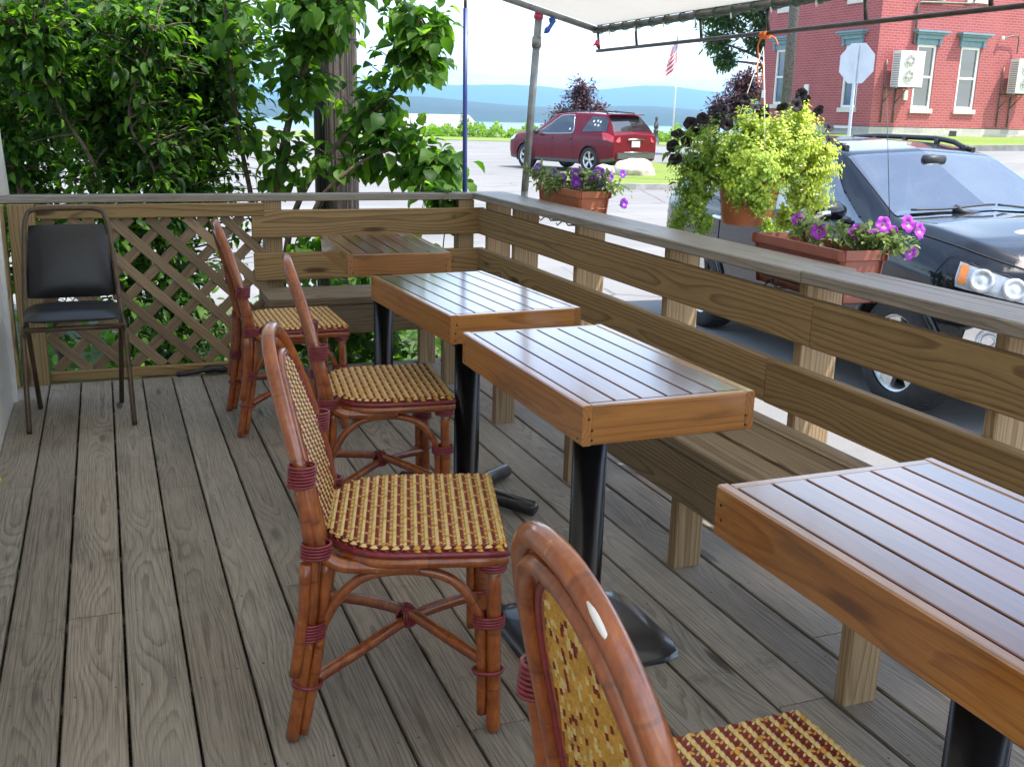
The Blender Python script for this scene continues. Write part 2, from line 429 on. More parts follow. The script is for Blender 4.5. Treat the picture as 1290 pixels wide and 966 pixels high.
# ------------------------------------------------------------------ mesh helpers
class MB:
    def __init__(s):
        s.v = []; s.f = []; s.mi = []; s.wc = []; s.sd = []; s.sm = []
    def add(s, verts, faces, mi=0, wc=None, seed=None, smooth=False):
        o = len(s.v)
        s.v.extend([tuple(p) for p in verts])
        s.wc.extend(wc if wc is not None else [tuple(p) for p in verts])
        sd = random.random() if seed is None else seed
        s.sd.extend([sd] * len(verts))
        for f in faces:
            s.f.append([i + o for i in f]); s.mi.append(mi); s.sm.append(smooth)
        return s
    def build(s, name, mats, parent=None, loc=None, rotz=None):
        me = bpy.data.meshes.new(name)
        me.from_pydata(s.v, [], s.f)
        if not isinstance(mats, (list, tuple)): mats = [mats]
        for m in mats: me.materials.append(m)
        me.polygons.foreach_set('material_index', s.mi)
        me.polygons.foreach_set('use_smooth', s.sm)
        a = me.attributes.new('wc', 'FLOAT_VECTOR', 'POINT'); a.data.foreach_set('vector', np.array(s.wc, dtype=np.float32).ravel())
        b = me.attributes.new('seed', 'FLOAT', 'POINT'); b.data.foreach_set('value', np.array(s.sd, dtype=np.float32))
        me.update()
        o = bpy.data.objects.new(name, me); COL.objects.link(o)
        if parent: o.parent = parent
        if loc is not None: o.location = loc
        if rotz is not None: o.rotation_euler.z = rotz
        return o

def board(mb, p0, p1, w, t, up=(0, 0, 1), mi=0, ch=.004, seed=None):
    """board from p0 to p1 (centre line); w = width across, t = thickness along `up`"""
    p0 = Vector(p0); p1 = Vector(p1); d = (p1 - p0); L = d.length; d.normalize()
    u = Vector(up); u = (u - d * u.dot(d)).normalized(); s = d.cross(u)
    a, b = w / 2, t / 2
    ch = min(ch, a * .6, b * .6)
    prof = [(-a + ch, -b), (a - ch, -b), (a, -b + ch), (a, b - ch), (a - ch, b), (-a + ch, b), (-a, b - ch), (-a, -b + ch)]
    vs = []; wc = []
    off = random.random() * 3
    for k, P in enumerate((p0, p1)):
        for (x, y) in prof:
            vs.append(P + s * x + u * y); wc.append((k * L + off, x, y))
    n = 8
    fs = [[i, (i + 1) % n, n + (i + 1) % n, n + i] for i in range(n)]
    fs = [f[::-1] for f in fs]
    fs += [list(range(n)), [n + i for i in range(n)][::-1]]
    mb.add(vs, fs, mi, wc, seed)

def bar(mb, lo, hi, axis, mi=0, ch=.004, seed=None, flat=None):
    """axis-aligned board between two corners with its grain along axis; `flat` = axis of the broad face's normal"""
    lo = Vector(lo); hi = Vector(hi); c = (lo + hi) / 2; sz = hi - lo
    ax = 'xyz'.index(axis)
    p0 = c.copy(); p1 = c.copy(); p0[ax] = lo[ax]; p1[ax] = hi[ax]
    oth = [i for i in range(3) if i != ax]
    if flat: fz = 'xyz'.index(flat)
    else: fz = oth[0] if sz[oth[0]] < sz[oth[1]] else oth[1]
    wz = [i for i in oth if i != fz][0]
    up = Vector((0, 0, 0)); up[fz] = 1
    board(mb, p0, p1, sz[wz], sz[fz], up, mi, ch, seed)

def box(mb, lo, hi, mi=0):
    x0, y0, z0 = lo; x1, y1, z1 = hi
    v = [(x0, y0, z0), (x1, y0, z0), (x1, y1, z0), (x0, y1, z0), (x0, y0, z1), (x1, y0, z1), (x1, y1, z1), (x0, y1, z1)]
    f = [[0, 3, 2, 1], [4, 5, 6, 7], [0, 1, 5, 4], [1, 2, 6, 5], [2, 3, 7, 6], [3, 0, 4, 7]]
    mb.add(v, f, mi)

def tube(mb, pts, r, n=10, mi=0, cap=True, squash=None, closed=False):
    pts = [Vector(p) for p in pts]
    m = len(pts)
    rs = [r] * m if not hasattr(r, '__len__') else list(r)
    tang = []
    for i in range(m):
        if closed: d = pts[(i + 1) % m] - pts[i - 1]
        else: d = pts[min(i + 1, m - 1)] - pts[max(i - 1, 0)]
        tang.append(d.normalized())
    ref = Vector((0, 0, 1)) if abs(tang[0].z) < .9 else Vector((1, 0, 0))
    u = (ref - tang[0] * ref.dot(tang[0])).normalized()
    vs = []; wc = []; L = 0
    for i in range(m):
        if i:
            L += (pts[i] - pts[i - 1]).length
            u = (u - tang[i] * u.dot(tang[i]))
            u = u.normalized() if u.length > 1e-6 else tang[i].orthogonal().normalized()
        w = tang[i].cross(u)
        for k in range(n):
            a = 2 * math.pi * k / n
            vs.append(pts[i] + (u * math.cos(a) + w * math.sin(a)) * rs[i]); wc.append((L, rs[i] * math.cos(a), rs[i] * math.sin(a)))
    fs = []
    for i in range(m if closed else m - 1):
        j = (i + 1) % m
        for k in range(n):
            fs.append([i * n + k, i * n + (k + 1) % n, j * n + (k + 1) % n, j * n + k])
    mb.add(vs, fs, mi, wc, smooth=True)
    if cap and not closed:
        o = len(mb.v) - len(vs)
        mb.f.append([o + k for k in range(n)][::-1]); mb.mi.append(mi); mb.sm.append(False)
        mb.f.append([o + (m - 1) * n + k for k in range(n)]); mb.mi.append(mi); mb.sm.append(False)

def cr(pts, k=6):
    """Catmull-Rom through pts"""
    P = [Vector(p) for p in pts]
    P = [P[0] * 2 - P[1]] + P + [P[-1] * 2 - P[-2]]
    out = []
    for i in range(1, len(P) - 2):
        for j in range(k):
            t = j / k
            out.append(.5 * ((2 * P[i]) + (-P[i - 1] + P[i + 1]) * t + (2 * P[i - 1] - 5 * P[i] + 4 * P[i + 1] - P[i + 2]) * t * t + (-P[i - 1] + 3 * P[i] - 3 * P[i + 1] + P[i + 2]) * t ** 3))
    out.append(P[-2])
    return out

def lathe(mb, prof, n=24, c=(0, 0, 0), axis='z', mi=0, smooth=True, sy=1.0, caps=True):
    vs = []; fs = []
    for (r, z) in prof:
        for k in range(n):
            a = 2 * math.pi * k / n
            x, y = r * math.cos(a), r * math.sin(a) * sy
            if axis == 'z': p = (x, y, z)
            elif axis == 'y': p = (x, z, y)
            else: p = (z, x, y)
            vs.append((p[0] + c[0], p[1] + c[1], p[2] + c[2]))
    m = len(prof)
    for i in range(m - 1):
        for k in range(n):
            fs.append([i * n + k, i * n + (k + 1) % n, (i + 1) * n + (k + 1) % n, (i + 1) * n + k])
    mb.add(vs, fs, mi, smooth=smooth)
    o = len(mb.v) - len(vs)
    for i in (0, m - 1):
        if caps and prof[i][0] > 1e-5:
            mb.f.append([o + i * n + k for k in range(n)]); mb.mi.append(mi); mb.sm.append(False)

def ring(mb, c, nrm, r, rt, n=16, k=6, mi=0, sx=1.0, side=(1, 0, 0)):
    nrm = Vector(nrm).normalized(); a = Vector(side); a = (a - nrm * a.dot(nrm)).normalized(); b = nrm.cross(a)
    pts = [Vector(c) + a * math.cos(t) * r * sx + b * math.sin(t) * r for t in [2 * math.pi * i / n for i in range(n)]]
    tube(mb, pts, rt, k, mi, closed=True)

def tag(o, label, cat, group=None, kind=None):
    o['label'] = label; o['category'] = cat
    if group: o['group'] = group
    if kind: o['kind'] = kind
    return o
def thing(name, label, cat, loc=(0, 0, 0), rotz=0, group=None):
    o = bpy.data.objects.new(name, None); COL.objects.link(o)
    o.location = loc; o.rotation_euler.z = rotz; o.empty_display_size = .1
    return tag(o, label, cat, group)
def struct(o, label, cat):
    return tag(o, label, cat, kind='structure')
def kids(o):
    return [c for c in bpy.data.objects if c.parent == o]
def dup(root, loc, rotz, label):
    r = root.copy(); COL.objects.link(r); r.location = loc; r.rotation_euler.z = rotz; r['label'] = label
    for ch in kids(root):
        c = ch.copy(); COL.objects.link(c); c.parent = r
        for g in kids(ch):
            d = g.copy(); COL.objects.link(d); d.parent = c
    return r

# ------------------------------------------------------------------ leaves
def leaf_template(kind):
    if kind == 'heart':
        o = [(0, 0), (.18, .30), (.45, .38), (.75, .22), (1, 0)]
    elif kind == 'oval':
        o = [(0, 0), (.25, .2), (.55, .22), (.8, .13), (1, 0)]
    elif kind == 'small':
        o = [(0, 0), (.4, .3), (.75, .25), (1, 0)]
    else:
        o = [(0, 0), (.3, .14), (.6, .13), (1, 0)]
    n = len(o)
    vs = []; mid = []; lf = []; rt = []
    def zc(x): return .10 * math.sin(x * 3.0) - .22 * x * x
    for i, (x, w) in enumerate(o):
        mid.append(len(vs)); vs.append((x, 0, zc(x)))
        if 0 < i < n - 1:
            lf.append(len(vs)); vs.append((x, w, zc(x) + w * .28))
            rt.append(len(vs)); vs.append((x, -w, zc(x) + w * .28))
    fs = []
    k = len(lf)
    fs.append([mid[0], mid[1], lf[0]]); fs.append([mid[0], rt[0], mid[1]])
    for i in range(k - 1):
        fs.append([mid[i + 1], mid[i + 2], lf[i + 1], lf[i]]); fs.append([mid[i + 1], rt[i], rt[i + 1], mid[i + 2]])
    fs.append([mid[-2], mid[-1], lf[-1]]); fs.append([mid[-2], rt[-1], mid[-1]])
    return np.array(vs), fs

def leaves(name, mat, kind, pos, fwd, up, size, lv=None, parent=None, mats=None, mi=None):
    """pos,fwd,up: (N,3); size (N,)"""
    T, F = leaf_template(kind)
    pos = np.asarray(pos, float); N = len(pos)
    f = fwd / np.linalg.norm(fwd, axis=1)[:, None]
    s = np.cross(up, f); s /= (np.linalg.norm(s, axis=1)[:, None] + 1e-9)
    u = np.cross(f, s)
    V = pos[:, None, :] + size[:, None, None] * (T[None, :, 0:1] * f[:, None, :] + T[None, :, 1:2] * s[:, None, :] + T[None, :, 2:3] * u[:, None, :])
    V = V.reshape(-1, 3)
    nt = len(T)
    ls = []; sizes = []
    for q in F: ls.extend(q); sizes.append(len(q))
    ls = np.array(ls); sizes = np.array(sizes)
    loops = (ls[None, :] + (np.arange(N) * nt)[:, None]).ravel()
    tot = np.tile(sizes, N)
    st = np.concatenate([[0], np.cumsum(tot)[:-1]])
    me = bpy.data.meshes.new(name)
    me.vertices.add(len(V)); me.vertices.foreach_set('co', V.astype(np.float32).ravel())
    me.loops.add(len(loops)); me.loops.foreach_set('vertex_index', loops.astype(np.int32))
    me.polygons.add(len(tot)); me.polygons.foreach_set('loop_start', st.astype(np.int32)); me.polygons.foreach_set('loop_total', tot.astype(np.int32))
    me.polygons.foreach_set('use_smooth', np.ones(len(tot), bool))
    if lv is None: lv = rng.random(N)
    a = me.attributes.new('lv', 'FLOAT', 'POINT'); a.data.foreach_set('value', np.repeat(lv, nt).astype(np.float32))
    for m in (mats or [mat]): me.materials.append(m)
    if mi is not None:
        me.polygons.foreach_set('material_index', np.repeat(mi, len(F)).astype(np.int32))
    me.update(calc_edges=True); me.validate()
    o = bpy.data.objects.new(name, me); COL.objects.link(o)
    if parent: o.parent = parent
    return o

def rdir(n):
    v = rng.normal(size=(n, 3)); return v / np.linalg.norm(v, axis=1)[:, None]

def in_blobs(n, blobs):
    """points spread through a set of ellipsoids (cx,cy,cz,rx,ry,rz,weight), denser towards the skin"""
    w = np.array([b[6] for b in blobs], float); w /= w.sum()
    idx = rng.choice(len(blobs), n, p=w)
    B = np.array([b[:6] for b in blobs], float)[idx]
    d = rdir(n); r = rng.random(n) ** (1 / 2.3)
    return B[:, :3] + d * r[:, None] * B[:, 3:6], d

def twiggy(name_prefix, parent, leafmat_, kind, skeleton, blobs, ntwig, nleaf, lsize, droop=.5, bark=None, twig_r=.0035, spread=.06, keep=None, lvfun=None, tw_len=.5):
    """twigs run from the nearest point of the skeleton to points spread through the crown; leaves sit along each twig's end"""
    bark = bark or M['bark']
    sk = np.array([list(p) for path, r in skeleton for p in cr(path, 8)])
    tips, _ = in_blobs(ntwig, blobs)
    if keep is not None: tips = tips[keep(tips)]
    mbk = MB()
    for path, r in skeleton:
        pp = cr(path, 6); m = len(pp)
        tube(mbk, pp, [r * (1 - .72 * i / (m - 1)) for i in range(m)], 8)
    P = []; Fd = []
    for tp in tips:
        d = np.linalg.norm(sk - tp, axis=1); d2 = d + .25 * np.maximum(0, sk[:, 2] - tp[2] + .1)
        j = np.argmin(d2)
        a = Vector(sk[j]); b = Vector(tp)
        L = (b - a).length
        m = (a + b) / 2 + Vector((random.uniform(-1, 1), random.uniform(-1, 1), random.uniform(0, .8))) * L * .14
        seg = [a.lerp(m, t) * (1 - t) + m.lerp(b, t) * t for t in [0, .2, .4, .6, .8, 1]]
        tube(mbk, seg, [twig_r * (1.6 - 1.2 * i / 5) * (1 + L * .5) for i in range(6)], 4, cap=False)
        tl = min(tw_len, L)
        for q in range(nleaf):
            t = 1 - (q + random.random()) / nleaf * tl / max(L, .01)
            t = max(.1, min(1, t))
            c = a.lerp(m, t) * (1 - t) + m.lerp(b, t) * t
            off = Vector((random.gauss(0, 1), random.gauss(0, 1), random.gauss(0, .8))) * spread
            dirv = (b - a).normalized() * .5 + off.normalized() * 1.0
            P.append(c + off * .6); Fd.append(dirv)
    P = np.array([list(p) for p in P]); Fd = np.array([list(p) for p in Fd])
    Fd[:, 2] -= droop
    up = rdir(len(P)) * .55 + np.array([0, 0, 1.0])
    sz = lsize * rng.uniform(.55, 1.2, len(P))
    lv = rng.random(len(P)) if lvfun is None else lvfun(P)
    br = mbk.build('trunk', bark, parent)
    return br, leaves('crown', leafmat_, kind, P, Fd, up, sz, lv, parent)

# ------------------------------------------------------------------ terrain
def ssn(a, b, x):
    t = np.clip((np.asarray(x, float) - a) / (b - a), 0, 1); return t * t * (3 - 2 * t)
def gh(x, y):
    x = np.asarray(x, float); y = np.asarray(y, float)
    d = .42 * x + .906 * y
    z = -.46 + .16 * ssn(8, 22, y) + 1.15 * ssn(.60, .70, x / np.maximum(y, 1)) * ssn(10, 21, x) * ssn(8, 20, y)
    return z - .16 * np.maximum(0, d - 86) * (d < 400) - 50.0 * (d >= 400)
def sheet(name, X, Y, Z, mat):
    ny, nx = X.shape
    V = np.stack([X.ravel(), Y.ravel(), Z.ravel()], 1)
    mb = MB()
    f = []
    for j in range(ny - 1):
        for i in range(nx - 1):
            a = j * nx + i
            f.append([a, a + 1, a + nx + 1, a + nx])
    mb.add(V, f, smooth=True)
    return mb.build(name, mat)
gx = np.concatenate([np.linspace(-160, -12, 14), np.linspace(-9, 40, 99), np.linspace(44, 220, 20)])
gy = np.concatenate([np.linspace(-120, -6, 14), np.linspace(-4, 45, 99), np.linspace(48, 300, 50)])
X, Y = np.meshgrid(gx, gy)
struct(sheet('ground', X, Y, np.maximum(gh(X, Y), -40), M['asphalt']), 'pale sunlit asphalt street and parking area around the deck', 'ground')

def patch_poly(name, poly, mat, lift=.006, res=.5, thick=0):
    """a ground cover sheet inside polygon poly, following the terrain"""
    import bmesh
    bm = bmesh.new()
    vs = [bm.verts.new((x, y, 0)) for x, y in poly]
    bm.faces.new(vs)
    x0, x1 = min(p[0] for p in poly), max(p[0] for p in poly); y0, y1 = min(p[1] for p in poly), max(p[1] for p in poly)
    for a, b, n in ((x0, x1, (1, 0, 0)), (y0, y1, (0, 1, 0))):
        k = a + res
        while k < b:
            g = bm.verts[:] + bm.edges[:] + bm.faces[:]
            bmesh.ops.bisect_plane(bm, geom=g, plane_co=(k if n[0] else 0, k if n[1] else 0, 0), plane_no=n)
            k += res
    for v in bm.verts: v.co.z = float(gh(v.co.x, v.co.y)) + lift
    me = bpy.data.meshes.new(name); bm.normal_update()
    if bm.faces and bm.faces[0:1] and bm.faces[:][0].normal.z < 0: bmesh.ops.reverse_faces(bm, faces=bm.faces[:])
    bm.to_mesh(me); bm.free(); me.materials.append(mat)
    o = bpy.data.objects.new(name, me); COL.objects.link(o)
    return o

island = [(10.3, 24.9), (10.2, 22.2), (10.6, 21.5), (11.3, 21.2), (12.7, 21.05), (13.6, 20.9), (15.5, 20.6), (17.5, 24.5), (18.6, 30.5), (17.6, 31.8), (15.9, 31.6), (13.6, 28.0)]
island_g = [(x + (12.9 - x) * .02, y + (25.5 - y) * .03) for x, y in island]
struct(patch_poly('grass_island', island_g, M['lawn'], .10, .6), 'bright green grass island behind its concrete kerb', 'grass')
def kerb(name, pts, label, w=.16, h=.13):
    mb = MB()
    pp = [Vector((x, y, float(gh(x, y)))) for x, y in pts]
    dense = []
    for a, b in zip(pp[:-1], pp[1:]):
        n = max(1, int((b - a).length / .7))
        for i in range(n):
            q = a.lerp(b, i / n); q.z = float(gh(q.x, q.y)); dense.append(q)
    dense.append(pp[-1])
    prof = [(-w / 2, -.1), (-w / 2, h - .02), (-w / 2 + .03, h), (w / 2, h), (w / 2, -.1)]
    vs = []
    for i, q in enumerate(dense):
        d = (dense[min(i + 1, len(dense) - 1)] - dense[max(i - 1, 0)]); d.z = 0; d.normalize(); s = Vector((d.y, -d.x, 0))
        for a, z in prof: vs.append(q + s * a + Vector((0, 0, z)))
    n = len(prof); fs = []
    for i in range(len(dense) - 1):
        for k in range(n - 1): fs.append([i * n + k, i * n + k + 1, (i + 1) * n + k + 1, (i + 1) * n + k])
    fs.append(list(range(n))); fs.append([(len(dense) - 1) * n + k for k in range(n)])
    mb.add(vs, fs)
    return struct(mb.build(name, M['kerb']), label, 'kerb')
kerb('kerb', island[1:8], 'grey concrete kerb along the front of the grass island')
lawn = [(17.2, 17.6), (19.0, 18.1), (22, 16.6), (34, 13.5), (48, 12), (48, 40), (17.9, 40), (18.0, 26), (16.6, 20)]
lawn = [(18.3, 19.4), (19.9, 18.75), (23, 17.4), (34, 14.5), (48, 13), (48, 34), (20.0, 34), (19.2, 26)]
struct(patch_poly('lawn', lawn, M['lawn'], .09, .8), 'sunny green lawn in front of the red brick building', 'lawn')
kerb('kerb', [(19.0, 26), (18.1, 19.5), (19.75, 18.6), (22.9, 17.25), (34, 14.35), (48, 12.8)], 'pale concrete kerb edging the lawn by the brick building')
struct(patch_poly('grass_verge', [(-30, 66), (0, 63.5), (14, 60.5), (24, 56.5), (36, 50), (40, 60), (30, 68), (16, 74), (-30, 80)], M['lawn'], .02, 2.0), 'strip of bright grass along the far side of the street', 'grass')
struct(patch_poly('planting_bed', [(-6, 5.5), (2.6, 5.5), (2.9, 8.4), (1.2, 9.6), (-6, 10.5)], M['undersoil'], .012, .5), 'dark leaf littered soil bed behind the deck', 'soil')

# lake and hills
X, Y = np.meshgrid(np.linspace(-6000, 9000, 40), np.linspace(120, 9000, 40))
struct(sheet('lake', X, Y, np.full_like(X, -13.0), M['water']), 'pale blue lake beyond the street', 'lake')
def ridge(name, d0, d1, top, seed, label, amp, bank):
    az = np.radians(np.linspace(-40, 75, 240)); dd = np.linspace(d0, d1, 26)
    A, D = np.meshgrid(az, dd)
    r = np.random.default_rng(seed)
    prof = np.zeros_like(az)
    for k in range(1, 14):
        prof += r.normal() * np.sin(az * k * 3.1 + r.random() * 6.3) / k ** .9
    prof = top(np.degrees(az)) + amp * prof
    s = (D - d0) / (d1 - d0)
    sh = np.sin(np.pi * np.clip(s, 0, 1) ** .8) ** .8
    Z = -13.5 + bank * np.minimum(1, s * 40) + sh * prof[None, :] + sh * r.normal(size=A.shape) * amp * .05
    return struct(sheet(name, D * np.sin(A), D * np.cos(A), Z, M['forest']), label, 'hills')
ridge('hills', 1650, 3400, lambda a: 17 + 13 * np.exp(-((a - 16) / 3.5) ** 2) + 12 * np.exp(-((a - 28.5) / 3.5) ** 2), 3, 'low wooded hills across the lake fading to blue', 3.2, 8)
ridge('mountains', 5200, 9000, lambda a: 150 + 40 * np.exp(-((a - 22) / 3) ** 2) + 45 * np.exp(-((a - 29) / 3) ** 2), 11, 'distant pale blue mountains behind the wooded hills', 22, 0)

# air
hb = MB(); box(hb, (-6500, -400, -45), (9500, 9600, 330))
haze = hb.build('haze', plain('unused_surface', (.5, .5, .5)))
t = NT('haze_air')
vol = t.n('ShaderNodeVolumePrincipled', Color=(.38, .68, 1.0), Density=1.75e-4, Anisotropy=.25)
oo = t.n('ShaderNodeOutputMaterial'); t.t.links.new(vol.outputs[0], oo.inputs['Volume'])
haze.data.materials.clear(); haze.data.materials.append(t.m)
tag(haze, 'pale bluish summer haze over the lake and hills', 'haze', kind='stuff')

# ------------------------------------------------------------------ deck
mb = MB()
P0 = .1415; W = .1345
for k in range(-4, 15):
    x = -.0356 + P0 * (k + .5)
    y = -1.3 - random.random() * 1.2
    joints = {-3: [3.83], -2: [4.6, 1.6], -1: [2.73], 0: [.9], 1: [3.67], 2: [1.3], 3: [2.75], 4: [4.4], 5: [1.9], 6: [3.4], 7: [.5], 8: [4.2], 9: [2.9], 10: [1.75], 11: [3.15], 12: [2.0]}.get(k, [2.2])
    ys = [-2.3] + sorted(joints) + [5.31]
    for a, b in zip(ys[:-1], ys[1:]):
        board(mb, (x, a + .0015, -.0125 + random.uniform(-.0008, .0008)), (x, b - .0015, -.0125), W + random.uniform(-.002, .001), .025, ch=.0035)
for k in range(-4, 14):
    x = -.0356 + P0 * (k + .5)
    for y in np.arange(-2.18, 5.3, .41):
        for dx in (-.042, .042):
            xx = x + dx + random.uniform(-.008, .008); y2 = y + random.uniform(-.012, .012)
            lathe(mb, [(.0001, .0009), (.0030, .0006), (.0034, -.0004)], 7, (xx, y2, 0), 'z', 1)
deck = struct(mb.build('deck', [M['deck'], M['rust']]), 'weathered grey plank deck floor', 'deck')
mb = MB()
for y in np.arange(-2.2, 5.3, .41): bar(mb, (-.6, y, -.20), (2.03, y + .04, -.026), 'x')
bar(mb, (-.6, 5.32, -.26), (2.03, 5.355, -.004), 'x'); bar(mb, (2.035, -2.3, -.26), (2.07, 5.355, -.03), 'y')
for x in (-.4, .8, 1.9):
    for y in (-1.8, .6, 3, 5.0): bar(mb, (x, y, -.6), (x + .09, y + .09, -.2), 'z')
struct(mb.build('deck_framing', M['bench']), 'timber joists and rim boards under the deck', 'deck')

# ------------------------------------------------------------------ railings
XR, YR = 1.89, 5.34
side = thing('deck_railing', 'long wooden side railing with grey cap running toward the parked cars side', 'railing', group='deck railings')
mb = MB()
bar(mb, (1.872, 2.47, .868), (2.075, 5.44, .9035), 'y'); bar(mb, (1.874, -1.5, .867), (2.03, 2.466, .9045), 'y'); bar(mb, (2.037, -1.5, .866), (2.078, 2.40, .903), 'y')
mb.build('cap', M['cap'], side)
for z0, z1, cut in ((.684, .822, 2.42), (.466, .606, 2.62)):
    mb = MB()
    bar(mb, (XR, cut + .001, z0), (XR + .038, YR - .002, z1), 'y'); bar(mb, (XR + .001, -1.5, z0 - .002), (XR + .038, cut - .001, z1 + .001), 'y')
    mb.build('rail_board', M['rail'], side)
for y in (5.30, 4.90, 4.135, 3.33, 2.51, 1.755, .95, .15, -.65):
    mb = MB(); bar(mb, (XR + .041, y, -.30), (XR + .178, y + .038, .8655), 'z'); mb.build('post', M['post'], side)
back = thing('deck_railing', 'wooden back railing above the corner bench beside the lattice', 'railing', group='deck railings')
mb = MB(); bar(mb, (-.55, 5.365, .8665), (1.868, 5.455, .9025), 'x'); mb.build('cap', M['cap'], back)
for z0, z1, x0 in ((.684, .824, .68), (.466, .606, .685)):
    mb = MB(); bar(mb, (x0, YR, z0), (XR + .036, YR + .036, z1), 'x'); mb.build('rail_board', M['rail'], back)
for x0 in (.745, 1.79):
    mb = MB(); bar(mb, (x0, YR + .039, -.3), (x0 + .09, YR + .125, .8645), 'z'); mb.build('post', M['post'], back)
mb = MB(); bar(mb, (-.43, 5.30, -.0), (-.315, 5.36, .8645), 'z'); mb.build('post', M['rail'], back)
mb = MB(); bar(mb, (-.56, 5.28, -.0), (-.445, 5.36, .8645), 'z'); mb.build('post', M['rail'], back)

# lattice panel
lat = thing('lattice_panel', 'diagonal wooden lattice panel filling the back railing behind the black chair', 'lattice')
mb = MB(); bar(mb, (-.31, 5.335, .795), (.74, 5.36, .862), 'x'); mb.build('rail', M['rail'], lat); mb = MB(); bar(mb, (-.31, 5.335, .003), (.74, 5.372, .05), 'x')
mb.build('rail', M['rail'], lat)
x0, x1, z0, z1 = -.312, .742, .052, .793
for sgn, yy, nm in ((-1, 5.366, 0), (1, 5.376, 1)):
    mb = MB()
    sp = .125 * math.sqrt(2)
    k = -12
    while k < 24:
        c = x0 + k * sp + (.03 if nm else .0)
        # line x = c + s*(z - z0)  (s = -1 for '\', +1 for '/')
        s = sgn
        pts = []
        za, zb = z0, z1
        xa, xb = c, c + s * (z1 - z0)
        def clip(xa, za, xb, zb):
            t0, t1 = 0, 1
            dx = xb - xa
            for lim, sg in ((x0, 1), (x1, -1)):
                if abs(dx) < 1e-9: continue
                tt = (lim - xa) / dx
                if dx * sg > 0: t0 = max(t0, tt)
                else: t1 = min(t1, tt)
            return t0, t1
        t0, t1 = clip(xa, za, xb, zb)
        if t1 - t0 > .02:
            A = (xa + (xb - xa) * t0, yy, za + (zb - za) * t0); B = (xa + (xb - xa) * t1, yy, za + (zb - za) * t1)
            board(mb, A, B, .047, .0085, up=(0, 1, 0), ch=.002)
        k += 1
    mb.build('slats', M['lattice'], lat)

# ------------------------------------------------------------------ benches
def legs_for(par, spots, along):
    for (x, y) in spots:
        mb = MB()
        if along == 'y': bar(mb, (x, y, .001), (x + .094, y + .04, .34), 'z')
        else: bar(mb, (x, y, .001), (x + .04, y + .09, .34), 'z')
        mb.build('leg', M['post'], par)
b1 = thing('bench', 'long wooden bench running along the side railing', 'bench', group='built in benches')
mb = MB()
bar(mb, (1.490, -1.5, .392), (1.628, 4.93, .43), 'y'); bar(mb, (1.650, -1.5, .392), (1.800, 4.93, .43), 'y'); bar(mb, (1.815, -1.5, .392), (1.885, 4.93, .43), 'y')
mb.build('seat', M['bench'], b1)
mb = MB(); bar(mb, (1.492, -1.5, .245), (1.526, 2.9, .3895), 'y'); bar(mb, (1.493, 2.902, .246), (1.526, 4.93, .3895), 'y'); mb.build('fascia', M['bench'], b1)
legs_for(b1, [(1.528, y) for y in (4.06, 3.285, 2.495, 1.70, .9, .1)] + [(1.84, y) for y in (4.06, 3.28, 2.49, 1.70)], 'y')
b2 = thing('bench', 'short wooden corner bench under the back railing', 'bench', group='built in benches')
mb = MB()
bar(mb, (.70, 4.975, .392), (1.885, 5.085, .43), 'x'); bar(mb, (.70, 5.092, .392), (1.885, 5.20, .43), 'x'); bar(mb, (.70, 5.207, .392), (1.885, 5.325, .43), 'x')
mb.build('seat', M['bench'], b2)
mb = MB(); bar(mb, (.702, 4.977, .245), (1.485, 5.012, .3895), 'x'); mb.build('fascia', M['bench'], b2)
for (x, y) in ((.72, 5.015), (.72, 5.25), (1.53, 5.25), (1.512, 4.77)):
    mb = MB(); bar(mb, (x, y, .001), (x + .092, y + .04, .3895), 'z'); mb.build('leg', M['post'], b2)

